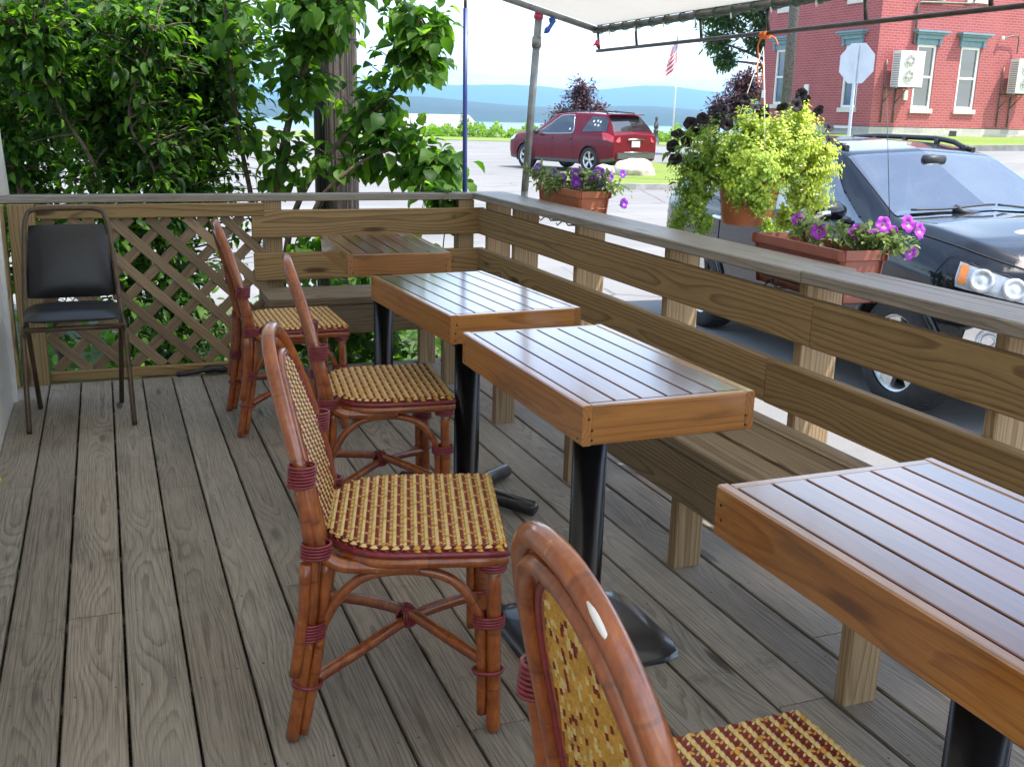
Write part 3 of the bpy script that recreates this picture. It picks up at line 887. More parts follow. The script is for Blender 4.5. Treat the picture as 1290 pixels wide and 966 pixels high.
# ------------------------------------------------------------------ tables
def table(name, label, loc, rot, L, Wd, base):
    t = thing(name, label, 'table', loc, rot, 'slatted bistro tables')
    hx, hy = Wd / 2, L / 2
    zt, th = .75, .088
    mb = MB()
    bar(mb, (-hx, -hy, zt - th), (-hx + .022, hy, zt), 'y', ch=.003); bar(mb, (hx - .022, -hy, zt - th), (hx, hy, zt), 'y', ch=.003)
    bar(mb, (-hx + .0225, -hy, zt - th), (hx - .0225, -hy + .022, zt - .001), 'x', ch=.003); bar(mb, (-hx + .0225, hy - .022, zt - th), (hx - .0225, hy, zt - .001), 'x', ch=.003)
    # dark nail marks near the corners
    for sy in (-1, 1):
        for sx in (-1, 1):
            for z in (zt - .03, zt - .055, zt - .076):
                if random.random() < .75:
                    lathe(mb, [(0.0001, -.0006), (.0030, -.0006), (.0001, .0012)], 8, (sx * (hx - .012 - random.random() * .012), sy * (hy + .0002), z), 'y', 1)
                if random.random() < .7:
                    lathe(mb, [(0.0001, -.0006), (.0030, -.0006), (.0001, .0012)], 8, (sx * (hx + .0002), sy * (hy - .012 - random.random() * .012), z), 'x', 1)
    mb.build('apron', [M['apron'], M['soil']], t)
    mb = MB()
    n = 6; inner = Wd - .046; pitch = inner / n
    for i in range(n):
        x0 = -inner / 2 + i * pitch
        bar(mb, (x0 + .0028, -hy + .0225, zt - .02), (x0 + pitch - .0028, hy - .0225, zt - .0005), 'y', ch=.0015)
    bar(mb, (-inner / 2, -hy + .023, zt - .03), (inner / 2, hy - .023, zt - .0205), 'y', mi=1)
    mb.build('tabletop', [M['top'], M['oxblood']], t)
    mb = MB(); lathe(mb, [(.044, .02), (.044, zt - th)], 28); lathe(mb, [(.0001, zt - th + .0), (.15, zt - th + .001), (.15, zt - th + .006), (.0001, zt - th + .007)], 20)
    mb.build('column', M['blackmetal'], t)
    mb = MB()
    if base == 'plate':
        s = .205
        prof = [(s, .001), (s, .012), (s * .97, .016), (s * .80, .019), (s * .56, .022), (s * .42, .031), (s * .32, .042), (s * .22, .048)]
        n = 32; vs = []; fs = []
        for i, (r, z) in enumerate(prof):
            rd = (0, 0, 0, .15, .7, 1, 1, 1)[i]
            for k in range(n):
                a = 2 * math.pi * k / n
                c, sn = math.cos(a), math.sin(a)
                q = (abs(c) ** 7 + abs(sn) ** 7) ** (-1 / 7)
                rr = r * (q * (1 - rd) + rd)
                vs.append((rr * c, rr * sn, z))
        for i in range(len(prof) - 1):
            for k in range(n): fs.append([i * n + k, i * n + (k + 1) % n, (i + 1) * n + (k + 1) % n, (i + 1) * n + k])
        mb.add(vs, fs, smooth=True); mb.f.append(list(range(len(mb.v) - len(vs), len(mb.v) - len(vs) + n))); mb.mi.append(0); mb.sm.append(False)
    elif base == 'cross':
        for a in (R(0), R(90)):
            d = Vector((math.cos(a + R(35)), math.sin(a + R(35)), 0)) * .285
            tube(mb, [-d + Vector((0, 0, .026)), -d * .97 + Vector((0, 0, .028)), Vector((0, 0, .045)), d * .97 + Vector((0, 0, .028)), d + Vector((0, 0, .026))], [.016, .026, .03, .026, .016], 14)
    else:
        lathe(mb, [(.205, .001), (.205, .012), (.19, .02), (.12, .04), (.07, .075), (.05, .095)], 36)
    mb.build('base', M['wornblack'], t)
    return t
table('bistro_table', 'slatted wooden table farthest back beside the corner bench', (1.148, 4.53, 0), R(-2.5), .72, .442, 'disc')
table('bistro_table', 'slatted wooden table on a black cross shaped tube base', (1.113, 3.235, 0), R(3.4), .79, .435, 'cross')
table('bistro_table', 'slatted wooden table standing on a square black base plate', (1.092, 2.218, 0), R(.4), .76, .42, 'plate')
table('bistro_table', 'slatted wooden table nearest the viewer with pinkish glossy top', (1.125, .97, 0), R(.2), .76, .45, 'plate')

# ------------------------------------------------------------------ bistro chairs
def xback(z):
    s = max(0, (z - .40) / .48); return -.176 - .118 * s ** 1.35
def make_chair(label):
    c = thing('bistro_chair', label, 'chair', group='rattan bistro chairs')
    # seat outline
    def hw(x):
        if x > -.01: return .218
        s = min(1, (-.01 - x) / .178); return .218 * (1 - s ** 2.4) ** .55
    out = [(x, hw(x)) for x in np.concatenate([np.linspace(.205, -.01, 6), -.01 - .178 * np.sin(np.linspace(.12, math.pi / 2, 12))])]
    loop = [(x, y) for x, y in out] + [(x, -y) for x, y in out[::-1][1:]]
    mb = MB()
    n = len(loop); vs = [(x, y, .432) for x, y in loop] + [(x, y, .455) for x, y in loop]
    mb.add(vs, [[i, (i + 1) % n, n + (i + 1) % n, n + i] for i in range(n)][::-1] + [list(range(n)), [n + i for i in range(n)][::-1]], 2)
    def lens(cx, cy, ang, L, Wd, H, mi, z=.455, til=0):
        ca, sa = math.cos(ang), math.sin(ang)
        pl = [(-L / 2, 0, 0), (-L / 5, Wd / 2, 0), (L / 5, Wd / 2, 0), (L / 2, 0, 0), (L / 5, -Wd / 2, 0), (-L / 5, -Wd / 2, 0), (-L / 5, 0, H), (L / 5, 0, H)]
        v = [(cx + x * ca - y * sa, cy + x * sa + y * ca, z + zz) for x, y, zz in pl]
        mb.add(v, [[0, 1, 6][::-1], [1, 2, 7, 6][::-1], [2, 3, 7][::-1], [3, 4, 7][::-1], [4, 5, 6, 7][::-1], [5, 0, 6][::-1]], mi, smooth=True)
    px, py = .0225, .0122
    nx = int(.383 / px)
    for i in range(nx + 1):
        x = .200 - i * px
        h = hw(x) - .002
        m = int(2 * h / py)
        for j in range(m):
            y = -h + (j + .5) * 2 * h / max(m, 1)
            # the continuous cream band, made of overlapping slivers
            lens(x, y, R(90 - 13), .0185, .0080, .0044, 0 if (i * 7 + j * 3) % 11 else 1, .4556)
            # thin strands zigzagging across the dark gap to the next band
            lens(x - px * .34, y + py * .1, R(40), .0115, .0036, .0030, 0 if (i + j) % 2 else 1, .4554)
            lens(x - px * .66, y + py * .45, R(-42), .0120, .0048, .0030, 3 if (i + 2 * j) % 5 else 1, .4553)
    # amber edging slivers round the rim
    for i in range(n):
        a = Vector((*loop[i], 0)); b = Vector((*loop[(i + 1) % n], 0)); L = (b - a).length
        m = max(1, int(L / .016))
        for j in range(m):
            q = a.lerp(b, (j + .5) / m)
            an = math.atan2(b.y - a.y, b.x - a.x)
            lens(q.x, q.y, an + R(25), .022, .011, .006, 1 if j % 3 else 0, .4500)
            lens(q.x * 1.012, q.y * 1.012, an - R(30), .020, .010, .006, 1 if j % 2 else 3, .4440)
    mb.build('seat', [M['cream'], M['amber'], M['oxblood'], M['oxblood']], c)
    # rattan rim under the weave with its red piping
    mb = MB()
    tube(mb, [(x * 1.015, y * 1.015, .436) for x, y in loop], .0075, 8, 1, closed=True)
    tube(mb, [(x * .99, y * .985, .418) for x, y in loop], .0135, 10, 0, closed=True)
    mb.build('seat_rim', [M['rattan'], M['redwrap']], c)
    # back frame: outer hoop whose feet bend forward into the side rails
    mb = MB()
    def hoop(scale, off, zb, ztop, r, mi, n=26, z0=.50):
        pts = []
        for s in (1, -1):
            half = []
            half += [(xback(z) + off, s * .192 * scale, z) for z in np.linspace(zb, z0, 5)]
            for t in np.linspace(0, math.pi / 2, n)[1:]:
                z = z0 + (ztop - z0) * math.sin(t)
                half.append((xback(z) + off, s * .192 * scale * math.cos(t) ** .82 if math.cos(t) > 1e-6 else 0, z))
            pts.append(half)
        path = pts[0] + pts[1][::-1][1:]
        return path
    path = hoop(1, 0, .47, .868, .0175, 0)
    start = cr([(.03, .200, .402), (-.07, .199, .402), (-.14, .197, .408), (-.174, .194, .435), path[0]], 5)[:-1]
    end = [Vector((p.x, -p.y, p.z)) for p in start][::-1]
    full = list(start) + [Vector(p) for p in path] + list(end)
    tube(mb, full, .0150, 12, 0)
    tube(mb, hoop(.865, -.010, .43, .838, 0, 0), .0125, 10, 0)
    for s in (1, -1):      # the two uprights behind the hoop
        pass
    mb.build('back_frame', M['rattan'], c)
    # woven back panel in a red edged inner hoop
    mb = MB()
    inner = hoop(.775, .004, .43, .816, 0, 0)
    tube(mb, inner, .0095, 8, 0)
    tube(mb, [(p[0] + .006, p[1] * .97, p[2] - .004) for p in inner], .006, 6, 1)
    tube(mb, [(p[0] - .008, p[1] * 1.02, p[2]) for p in inner], .006, 6, 1)
    tube(mb, [(xback(.435) + .004, -.146, .437), (xback(.435) + .004, .146, .437)], .009, 8, 0)
    mb.build('back_hoop', [M['rattan'], M['redwrap']], c)
    mb = MB()
    def blens(cx, y, z, ang, L, Wd, H, mf, mbk):
        ca, sa = math.cos(ang), math.sin(ang)
        pl = [(-L / 2, 0), (-L / 5, Wd / 2), (L / 5, Wd / 2), (L / 2, 0), (L / 5, -Wd / 2), (-L / 5, -Wd / 2)]
        v = [(cx, y + a * ca - b * sa, z + a * sa + b * ca) for a, b in pl]
        f_ = [(cx + H, y + a * ca, z + a * sa) for a in (-L / 5, L / 5)]; b_ = [(cx - H, y + a * ca, z + a * sa) for a in (-L / 5, L / 5)]
        mb.add(v + f_, [[0, 1, 6], [1, 2, 7, 6], [2, 3, 7], [3, 4, 7], [4, 5, 6, 7], [5, 0, 6]], mf, smooth=True)
        mb.add(v + b_, [[0, 1, 6][::-1], [1, 2, 7, 6][::-1], [2, 3, 7][::-1], [3, 4, 7][::-1], [4, 5, 6, 7][::-1], [5, 0, 6][::-1]], mbk, smooth=True)
    wr_ = np.random.default_rng(21)
    def pk(): return int(wr_.choice([1, 0, 2], p=[.70, .18, .12]))
    def hwid(z):
        t_ = max(0, (z - .50) / (.816 - .50)); return .142 * (math.sqrt(max(0, 1 - t_ * t_)) ** .82)
    zz = list(np.linspace(.445, .808, 26)); vs = []
    for z in zz: vs += [(xback(z) + .004, -hwid(z), z), (xback(z) + .004, hwid(z), z)]
    mb.add(vs, [[2 * k, 2 * k + 1, 2 * k + 3, 2 * k + 2] for k in range(len(zz) - 1)], 2)
    z = .446; row = 0
    while z < .806:
        h = hwid(z); m = int(2 * h / .0088)
        for j in range(m):
            y = -h + (j + .5 + .5 * (row % 2)) * .0088
            if abs(y) > h - .003: continue
            col = (row + j) % 4
            mf = 0 if col in (0, 1) else (2 if col == 2 else 3)
            if mf == 0 and wr_.random() < .08: mf = 1
            an = R(62 + wr_.normal() * 3)
            blens(xback(z) + .004, y, z, an, .0205, .0060 if mf == 0 else .0050, .0085, mf, pk())
        z += .0112; row += 1
    mb.build('backrest', [M['cream'], M['amber'], M['oxblood'], M['redwrap']], c)
    # legs: doubled canes with red bindings
    for s in (1, -1):
        mb = MB()
        pts = cr([(-.248, s * .205, 0.006), (-.222, s * .200, .16), (-.200, s * .197, .32), (-.198, s * .195, .45), (-.222, s * .193, .615)], 5)
        tube(mb, pts, .0150, 10)
        pts = cr([(-.226, s * .196, .012), (-.197, s * .191, .16), (-.176, s * .186, .30), (-.168, s * .184, .41)], 5)
        tube(mb, pts, .0125, 10)
        tube(mb, cr([(-.236, s * .222, .165), (-.216, s * .218, .30), (-.207, s * .216, .42)], 4), .0125, 10)
        leg = mb.build('leg', M['rattan'], c)
        for (z0, x0, k, sc) in ((.245, -.206, 6, 1.0), (.43, -.188, 5, 1.0), (.585, -.214, 7, .9)):
            mb = MB()
            for q in range(k):
                ring(mb, (x0 + q * .0006, s * (.199 if z0 < .5 else .1935), z0 + q * .0068), (0, 0, 1), .0255 * sc, .0031, 14, 5, 0, 1.2)
            mb.build('binding', M['redwrap'], leg)
        mb = MB()
        ring(mb, (-.214, s * .199, .135), (.1, 0, 1), .026, .0045, 14, 5, 0, 1.2)
        mb.build('binding', M['redwrap'], leg)
        mb = MB()
        tube(mb, cr([(.193, s * .197, .004), (.190, s * .197, .03), (.188, s * .196, .2), (.186, s * .195, .415)], 4), [.0125] + [.0165] * 12, 12)
        # side bracket: rises off the rear leg, runs under the seat and comes down the front leg
        arch = cr([(-.188, s * .191, .215), (-.176, s * .191, .27), (-.13, s * .192, .345), (-.07, s * .193, .384), (.02, s * .194, .390), (.09, s * .194, .370), (.135, s * .194, .325), (.158, s * .195, .27), (.162, s * .196, .18), (.164, s * .197, .045)], 5)
        tube(mb, arch, .0112, 9)
        leg = mb.build('leg', M['rattan'], c)
        mb = MB()
        for q in range(4): ring(mb, (.177, s * .1965, .262 + q * .0066), (0, 0, 1), .022, .0035, 14, 5, 0, 1.5)
        mb.build('binding', M['redwrap'], leg); mb = MB()
        for q in range(5): ring(mb, (.183, s * .196, .392 + q * .0064), (0, 0, 1), .0225, .0036, 14, 5, 0, 1.25)
        mb.build('binding', M['redwrap'], leg); mb = MB()
        ring(mb, (.177, s * .1965, .152), (0, 0, 1), .022, .0045, 14, 5, 0, 1.5)
        mb.build('binding', M['redwrap'], leg); mb = MB()
        for q in range(5): ring(mb, (-.045 + q * .0062, s * .197, .395), (1, 0, 0), .0225, .0034, 14, 5)
        mb.build('binding', M['redwrap'], leg)
    # crossed stretchers
    mb = MB()
    for s in (1, -1):
        a = [(-.208, s * .188, .142), (-.10, s * .10, .168), (0, 0, .186), (.09, -s * .10, .172), (.178, -s * .188, .152)]
        a = [Vector(p) + Vector((0, 0, .010 * s)) for p in a]
        tube(mb, cr(a, 4), .0125, 9, 0)
        tube(mb, [p + Vector((0, 0, -.0125)) for p in cr(a, 4)], .0052, 6, 1)
    for q in range(5):
        ring(mb, (-.012 + q * .006, 0, .186), (1, .3, 0), .024, .0035, 12, 5, 1)
        ring(mb, (0, -.012 + q * .006, .186), (.3, 1, 0), .024, .0035, 12, 5, 1)
    mb.build('stretcher', [M['rattan'], M['redwrap']], c)
    return c
ch = make_chair('red brown rattan chair fully in view with woven cream and red seat')
ch.location = (.588, 2.125, 0); ch.rotation_euler.z = R(-15.5)
dup(ch, (.806, 3.24, 0), R(-6.7), 'rattan bistro chair in the middle drawn up to the cross based table')
dup(ch, (.700, 4.40, 0), R(0), 'farthest rattan bistro chair in front of the lattice and corner bench')
near = dup(ch, (.700, .885, 0), R(0), 'nearest rattan chair seen from behind with a white scuff on its hoop')
near.scale = (1.04, 1.04, 1.04)
# pale scuff on the hoop of the nearest chair
mb = MB()
zs = np.linspace(.862, .832, 7); vs = []
hp = []
for z in np.linspace(.843, .815, 6):
    tt = math.asin(min(1, (z - .5) / .368)); y = -.192 * math.cos(tt) ** .82
    hp.append(Vector((xback(z), y, z)))
tube(mb, [p + Vector((-.0105, -.003, .0095)) for p in hp], [.0015, .0036, .0042, .0042, .0036, .0015], 8)
mb.build('scuff', M['ivory'], near)

# ------------------------------------------------------------------ black chair by the lattice
fc = thing('stacking_chair', 'black vinyl padded chair with brown metal frame against the lattice', 'chair', (-.165, 4.745, 0), R(1.5))
def pad(mb, w, d, t, n=10, dome=.012):
    vs = []; fs = []
    for layer in (0, 1):
        for j in range(n + 1):
            for i in range(n + 1):
                u, v = i / n * 2 - 1, j / n * 2 - 1
                e = (1 - abs(u) ** 6) * (1 - abs(v) ** 6)
                uu = u * (1 - .025 * v ** 8); vv = v * (1 - .025 * u ** 8)
                vs.append((uu * w / 2, vv * d / 2, (t * .5 * e ** .5 + dome * (1 - u * u) * (1 - v * v)) * (1 if layer else -.7)))
    m = (n + 1) ** 2
    for j in range(n):
        for i in range(n):
            a = j * (n + 1) + i
            fs.append([a, a + n + 1, a + n + 2, a + 1]); fs.append([m + a, m + a + 1, m + a + n + 2, m + a + n + 1])
    return vs, fs
mb = MB(); vs, fs = pad(mb, .385, .40, .05)
mb.add([(x, y, z + .455 + y * -.03) for x, y, z in vs], fs, smooth=True); mb.build('seat', M['vinyl'], fc)
mb = MB(); vs, fs = pad(mb, .345, .325, .035)
q = Matrix.Rotation(R(78), 3, 'X')
vs2 = []
for x, y, z in vs:
    sc = 1 + (-y) * .5
    p = q @ Vector((x * sc, y, z)); vs2.append((p.x, p.y + .235, p.z + .645))
mb.add(vs2, fs, smooth=True); mb.build('backrest', M['vinyl'], fc)
mb = MB()
fr = []
for s in (1, -1):
    fr.append([(s * .195, -.26 if False else .10, .40), (s * .192, .19, .52), (s * .178, .262, .74), (s * .165, .285, .83), (s * .130, .295, .868)])
path = cr(fr[0] + [(0, .298, .872)] + fr[1][::-1], 5)
tube(mb, path, .0115, 10)
tube(mb, cr([(.195, -.17, .415), (.195, .16, .41)], 3), .011, 8); tube(mb, cr([(-.195, -.17, .415), (-.195, .16, .41)], 3), .011, 8); tube(mb, [(-.195, -.165, .418), (.195, -.165, .418)], .011, 8)
mb.build('frame', M['bronze'], fc)
for s in (1, -1):
    mb = MB(); tube(mb, [(s * .195, -.12, .415), (s * .198, -.18, .38), (s * .205, -.245, .02), (s * .205, -.246, .003)], .011, 8); mb.build('leg', M['bronze'], fc)
    mb = MB(); tube(mb, [(s * .195, .08, .415), (s * .19, .11, .36), (s * .17, .13, .003)], .011, 8); mb.build('leg', M['bronze'], fc)

# ------------------------------------------------------------------ house wall and the little things by it
hw_ = thing('house_wall', 'white clapboard house wall at the left edge of the deck', 'wall')
mb = MB()
z = -.5
while z < 3.1:
    mb.add([(-.47, -2.6, z), (-.455, -2.6, z), (-.468, -2.6, z + .118), (-.47, 5.02, z), (-.455, 5.02, z), (-.468, 5.02, z + .118)], [[1, 4, 5, 2], [0, 3, 4, 1], [0, 1, 2], [3, 5, 4]])
    z += .114
box(mb, (-.62, -2.6, -.5), (-.4705, 5.02, 3.2))
mb.build('clapboards', M['siding'], hw_)
mb = MB(); bar(mb, (-.475, 5.022, -.5), (-.44, 5.06, 3.1), 'z'); mb.build('corner_trim', M['white'], hw_)
mb = MB(); tube(mb, [(-.455, 5.405, .9035), (-.478, 5.405, 1.4), (-.515, 5.405, 2.4)], .036, 20)
tag(mb.build('porch_post', M['white']), 'white round porch post standing on the back railing cap', 'post')
mb = MB()
tube(mb, cr([(-.452, 4.05, .0), (-.448, 4.02, .03), (-.452, 3.98, .045), (-.45, 3.95, .02), (-.43, 3.93, .006), (-.44, 3.85, .006)], 5), .006, 8)
tag(mb.build('yellow_cord', M['yellowcord']), 'short loop of yellow cord on the deck beside the white wall', 'cord')
mb = MB()
vs = []
tube(mb, cr([(.27, 5.30, .012), (.36, 5.295, .02), (.46, 5.30, .03), (.55, 5.29, .012)], 5), [.012] * 8 + [.02] * 5 + [.012] * 3, 8)
tag(mb.build('black_strap', M['vinyl']), 'crumpled black strap lying at the foot of the lattice', 'strap')

# ------------------------------------------------------------------ awning
aw = thing('awning', 'pale grey cloth awning on a pipe frame over the deck', 'awning')
XE, ZE, YE, SL = 2.47, 1.782, 5.16, -.243
def az_(x): return ZE + (x - XE) * SL
mb = MB()
xs = np.linspace(-.47, XE, 26); ys = np.linspace(-.7, YE, 60)
V = []
for y in ys:
    for x in xs:
        sag = -.018 * math.sin(math.pi * ((y + .7) / .98 % 1)) * math.sin(math.pi * (x + .47) / (XE + .47)) if 0 else -.012 * abs(math.sin(math.pi * (y + .7) / .98)) * math.sin(math.pi * (x + .47) / (XE + .47))
        V.append((x, y, az_(x) + sag))
nx = len(xs)
mb.add(V, [[j * nx + i, j * nx + i + 1, (j + 1) * nx + i + 1, (j + 1) * nx + i] for j in range(len(ys) - 1) for i in range(nx - 1)], smooth=True)
mb.build('canopy', M['tarp'], aw)
mb = MB()
tube(mb, [(XE, -.7, ZE - .022), (XE, YE + .02, ZE - .022)], .017, 10, 0)                  # eave pipe
tube(mb, [(XE, -.7, ZE - .122), (XE, YE - .02, ZE - .128)], .0085, 8, 1)                 # valance pipe
tube(mb, [(-.4, YE, az_(-.4) - .02), (XE, YE, ZE - .02)], .016, 10, 2)                   # end rafter
for y in (1.4, -.3): tube(mb, [(-.4, y, az_(-.4) - .022), (XE, y, ZE - .022)], .012, 8, 2)
yy = [YE - .02, 4.72, 4.12, 3.62, 3.05, 2.5, 2.0, 1.5, .9, .3]
for y in yy: tube(mb, [(XE, y, ZE - .03), (XE + .006, y - .012, ZE - .122)], .0075, 6, 1)
tube(mb, [(XE + .004, -.7, ZE + .004), (XE + .004, YE, ZE + .004)], .006, 6, 3)
mb.build('frame', [M['rust'], M['darkpipe'], M['steel'], M['blackmetal']], aw)
mb = MB()
pts = []
y = YE - .05; i = 0
while y > .4:
    pts.append((XE - .02, y, ZE - .030 - .012 * (i % 2))); y -= .07; i += 1
tube(mb, cr(pts, 3), .0028, 5, 0)
for k, p in enumerate(pts[::2]):
    ring(mb, (XE, p[1], ZE - .022), (0, 1, 0), .021, .003, 10, 5, 0)
    if k % 2: tube(mb, [(XE - .018, p[1], ZE - .035), (XE - .018, p[1] - .004, ZE - .058)], [.005, .003], 6, 1)
tag(mb.build('string_lights', [M['greenwire'], M['bulb']]), 'green wired string lights clipped along the awning eave pipe', 'string lights')
mb = MB()
tube(mb, [(2.215, 5.165, az_(2.215) - .036), (2.22, 5.16, az_(2.215) - .06)], .018, 8)
tube(mb, cr([(2.222, 5.15, az_(2.215) - .05), (2.19, 5.14, az_(2.215) - .09), (2.165, 5.14, az_(2.215) - .115)], 4), [.012] * 5 + [.017, .016, .01, .004], 6)
tag(mb.build('blue_ribbon', M['ribbon']), 'blue ribbon knotted round the end pipe of the awning', 'ribbon')
mb = MB()
tube(mb, [(2.45, 5.10, ZE - .085), (2.466, 5.13, ZE - .095), (2.48, 5.15, ZE - .102)], .012, 8)
tube(mb, [(2.455, 5.12, ZE - .09), (2.43, 5.11, ZE - .105)], [.008, .003], 6)
tag(mb.build('red_ribbon', M['redtape']), 'red ribbon tied at the outer corner of the awning frame', 'ribbon')
mb = MB()
tube(mb, [(2.125, 5.28, -.55), (2.120, 5.27, .2), (2.123, 5.25, .92)], .0195, 14, 0)
tube(mb, [(2.123, 5.25, .92), (2.150, 5.18, 1.84)], .0195, 14, 0)
tube(mb, [(2.144, 5.19, 1.66), (2.1455, 5.19, 1.715)], .025, 12, 0)
tube(mb, [(2.148, 5.185, 1.80), (2.150, 5.182, 1.83)], .024, 12, 1)
tag(mb.build('awning_post', [M['steel'], M['redtape']]), 'slim galvanised pipe post holding up the awning corner', 'post')
mb = MB(); tube(mb, [(1.860, 5.485, -.54), (1.859, 5.485, 1.0), (1.852, 5.485, 1.86)], .0125, 12, 0)
tube(mb, [(1.852, 5.485, 1.86), (1.851, 5.485, 1.93)], .009, 8, 1)
tag(mb.build('blue_pole', [M['bluepaint'], M['darkpipe']]), 'thin blue painted pole rising behind the back corner of the railing', 'pole')

# ------------------------------------------------------------------ flower boxes and the hanging basket
def petunia(mb, c, d, r, petal=0, throat=1):
    d = Vector(d).normalized(); a = d.orthogonal().normalized(); b = d.cross(a)
    c = Vector(c); n = 20; vs = []; 
    rings = [(.10, -.55), (.30, -.16), (.72, .02), (1.0, -.06)]
    ph = random.random() * 6
    for (rr, h) in rings:
        for k in range(n):
            t = 2 * math.pi * k / n
            lob = 1 - .13 * (1 - abs(math.cos(2.5 * t + ph))) * (rr > .5)
            w = r * rr * lob
            hz = h * r + (r * .09 * math.sin(5 * t + ph * 2) if rr > .5 else 0)
            vs.append(c + a * math.cos(t) * w + b * math.sin(t) * w + d * hz)
    fs = []; fm = []
    o = len(mb.v)
    for i in range(len(rings) - 1):
        f = [[i * n + k, i * n + (k + 1) % n, (i + 1) * n + (k + 1) % n, (i + 1) * n + k] for k in range(n)]
        fs.append((f, throat if i == 0 else petal))
    mb.add(vs, fs[0][0], fs[0][1], smooth=True)
    for f, m_ in fs[1:]:
        for q in f:
            mb.f.append([x + o for x in q]); mb.mi.append(m_); mb.sm.append(True)
    tube(mb, [c - d * r * .55, c - d * r * 1.3 + Vector((0, 0, -.01))], [r * .12, r * .05], 6, 2)

def trough(mb, L, Wt, Wb, z0, z1):
    """open flower box with rolled rim, long side along y"""
    sec = [(-Wb / 2, z0), (-Wt / 2 + .008, z1 - .035), (-Wt / 2 + .008, z1 - .034), (-Wt / 2 - .004, z1 - .03), (-Wt / 2 - .004, z1), (-Wt / 2 + .010, z1), (-Wt / 2 + .012, z1 - .04)]
    loops = []
    for (x, z) in sec:
        e = L / 2 - (Wt / 2 + x) * .45
        w = -x
        cr_ = .018
        l = []
        for sx, sy in ((-1, -1), (1, -1), (1, 1), (-1, 1)):
            for t in ((0, .5, 1) if (sx * sy > 0) else (1, .5, 0)):
                l.append((sx * (w - cr_ * (1 - math.cos(t * math.pi / 2) if False else (1 - t) * .6)), sy * (e - cr_ * t * .6), z))
        loops.append(l)
    n = len(loops[0]); vs = [p for l in loops for p in l]
    fs = []
    for i in range(len(loops) - 1):
        for k in range(n): fs.append([i * n + k, i * n + (k + 1) % n, (i + 1) * n + (k + 1) % n, (i + 1) * n + k])
    fs.append(list(range(n))[::-1])
    mb.add(vs, fs, 0)
    for z in (z0 + .05, z0 + .085):      # moulded bands
        f = (z - z0) / (z1 - .035 - z0); w = Wb / 2 + (Wt / 2 - .008 - Wb / 2) * f; e = L / 2 - (Wt / 2 - w) * .45
        tube(mb, [(-w, -e + .01, z), (-w, e - .01, z)], .003, 6, 0, cap=False); tube(mb, [(-w + .01, -e, z), (w - .01, -e, z)], .003, 6, 0, cap=False)
    w = Wt / 2 - .014; e = L / 2 - .012
    mb.add([(-w, -e, z1 - .03), (w, -e, z1 - .03), (w, e, z1 - .03), (-w, e, z1 - .03)], [[0, 1, 2, 3]], 1)

def planter(label, loc, rot, L, matp, blooms, petal, fol, seed, tiltx=0):
    global rng
    t = thing('flower_box', label, 'planter', loc, rot, 'flower boxes hooked on the railing')
    t.rotation_euler.y = tiltx
    mb = MB(); trough(mb, L, .175, .135, -.165, 0); mb.build('box', [matp, M['soil']], t)
    mb = MB()
    for y in (-L * .22, L * .2):
        tube(mb, [(-.092, y, -.09), (-.086, y, -.15), (-.07, y, -.174), (.07, y, -.174)], .004, 6)
        tube(mb, [(-.086, y + .02, -.15), (-.115, y + .03, -.178), (-.12, y + .03, -.165)], .003, 6)
    tube(mb, [(-.090, -L * .36, -.135), (-.090, L * .34, -.135)], .004, 6)
    mb.build('bracket', M['blackplastic'], t)
    r = np.random.default_rng(seed); keep = rng; rng = r
    P = []; Fd = []
    mbs = MB()
    for (cx, cy, cz, rad, cnt) in fol:
        for _ in range(cnt):
            b = Vector((cx * .3, cy + r.normal() * .03, -.02)); e = Vector((cx + r.normal() * rad * .6, cy + r.normal() * rad, cz + r.normal() * rad * .5))
            m_ = (b + e) / 2 + Vector((0, 0, .04))
            tube(mbs, cr([b, m_, e], 3), .0016, 4, 0, cap=False)
            for q in range(15):
                tt = r.uniform(.35, 1.05)
                p = b.lerp(m_, tt) * (1 - tt) + m_.lerp(e, tt) * tt
                P.append(list(p + Vector(r.normal(size=3)) * .008)); Fd.append(list(Vector(r.normal(size=3)) + (e - b).normalized() * .6))
    mbs.build('stems', M['midleaf'], t)
    P = np.array(P); Fd = np.array(Fd)
    leaves('foliage', M['paleleaf'], 'oval', P, Fd, rdir(len(P)) * .6 + [0, 0, 1], r.uniform(.018, .042, len(P)), None, t)
    rng = keep
    for (x, y, z, dx, dy, dz, rad) in blooms:
        mb = MB(); petunia(mb, (x, y, z), (dx, dy, dz), rad * .80)
        mb.build('petunia_flower', [petal, M['throat'], M['midleaf']], t)
planter('terracotta coloured flower box with violet petunias at the far end of the railing', (2.182, 4.755, .975), R(-2), .56, M['terracotta'],
        [(-.05, .36, .08, -.7, -.6, .3, .034), (-.03, .20, .06, -.6, -.7, .3, .032), (-.06, .10, .035, -.8, -.6, .2, .036), (-.04, .045, .045, -.6, -.7, .2, .034), (-.03, -.10, .075, -.5, -.8, .2, .038),
         (-.035, -.125, .035, -.6, -.8, .0, .036), (.02, -.19, .05, -.3, -.9, .2, .030), (.05, -.20, .085, -.3, -.9, .2, .040), (.055, -.215, .04, -.2, -1, -.1, .036), (.085, -.24, .07, .1, -1, .2, .036), (.145, -.27, .085, .4, -1, .2, .028), (.13, -.33, -.05, .3, -1, .1, .034)],
        M['purple'], [(-.03, .30, .05, .05, 10), (-.05, .16, .03, .05, 9), (-.09, .05, .0, .05, 12), (-.03, -.06, .05, .05, 8), (.02, -.16, .05, .05, 9), (.06, -.22, .03, .05, 9), (.11, -.28, .0, .05, 6), (-.06, .40, .05, .04, 5)], 5)
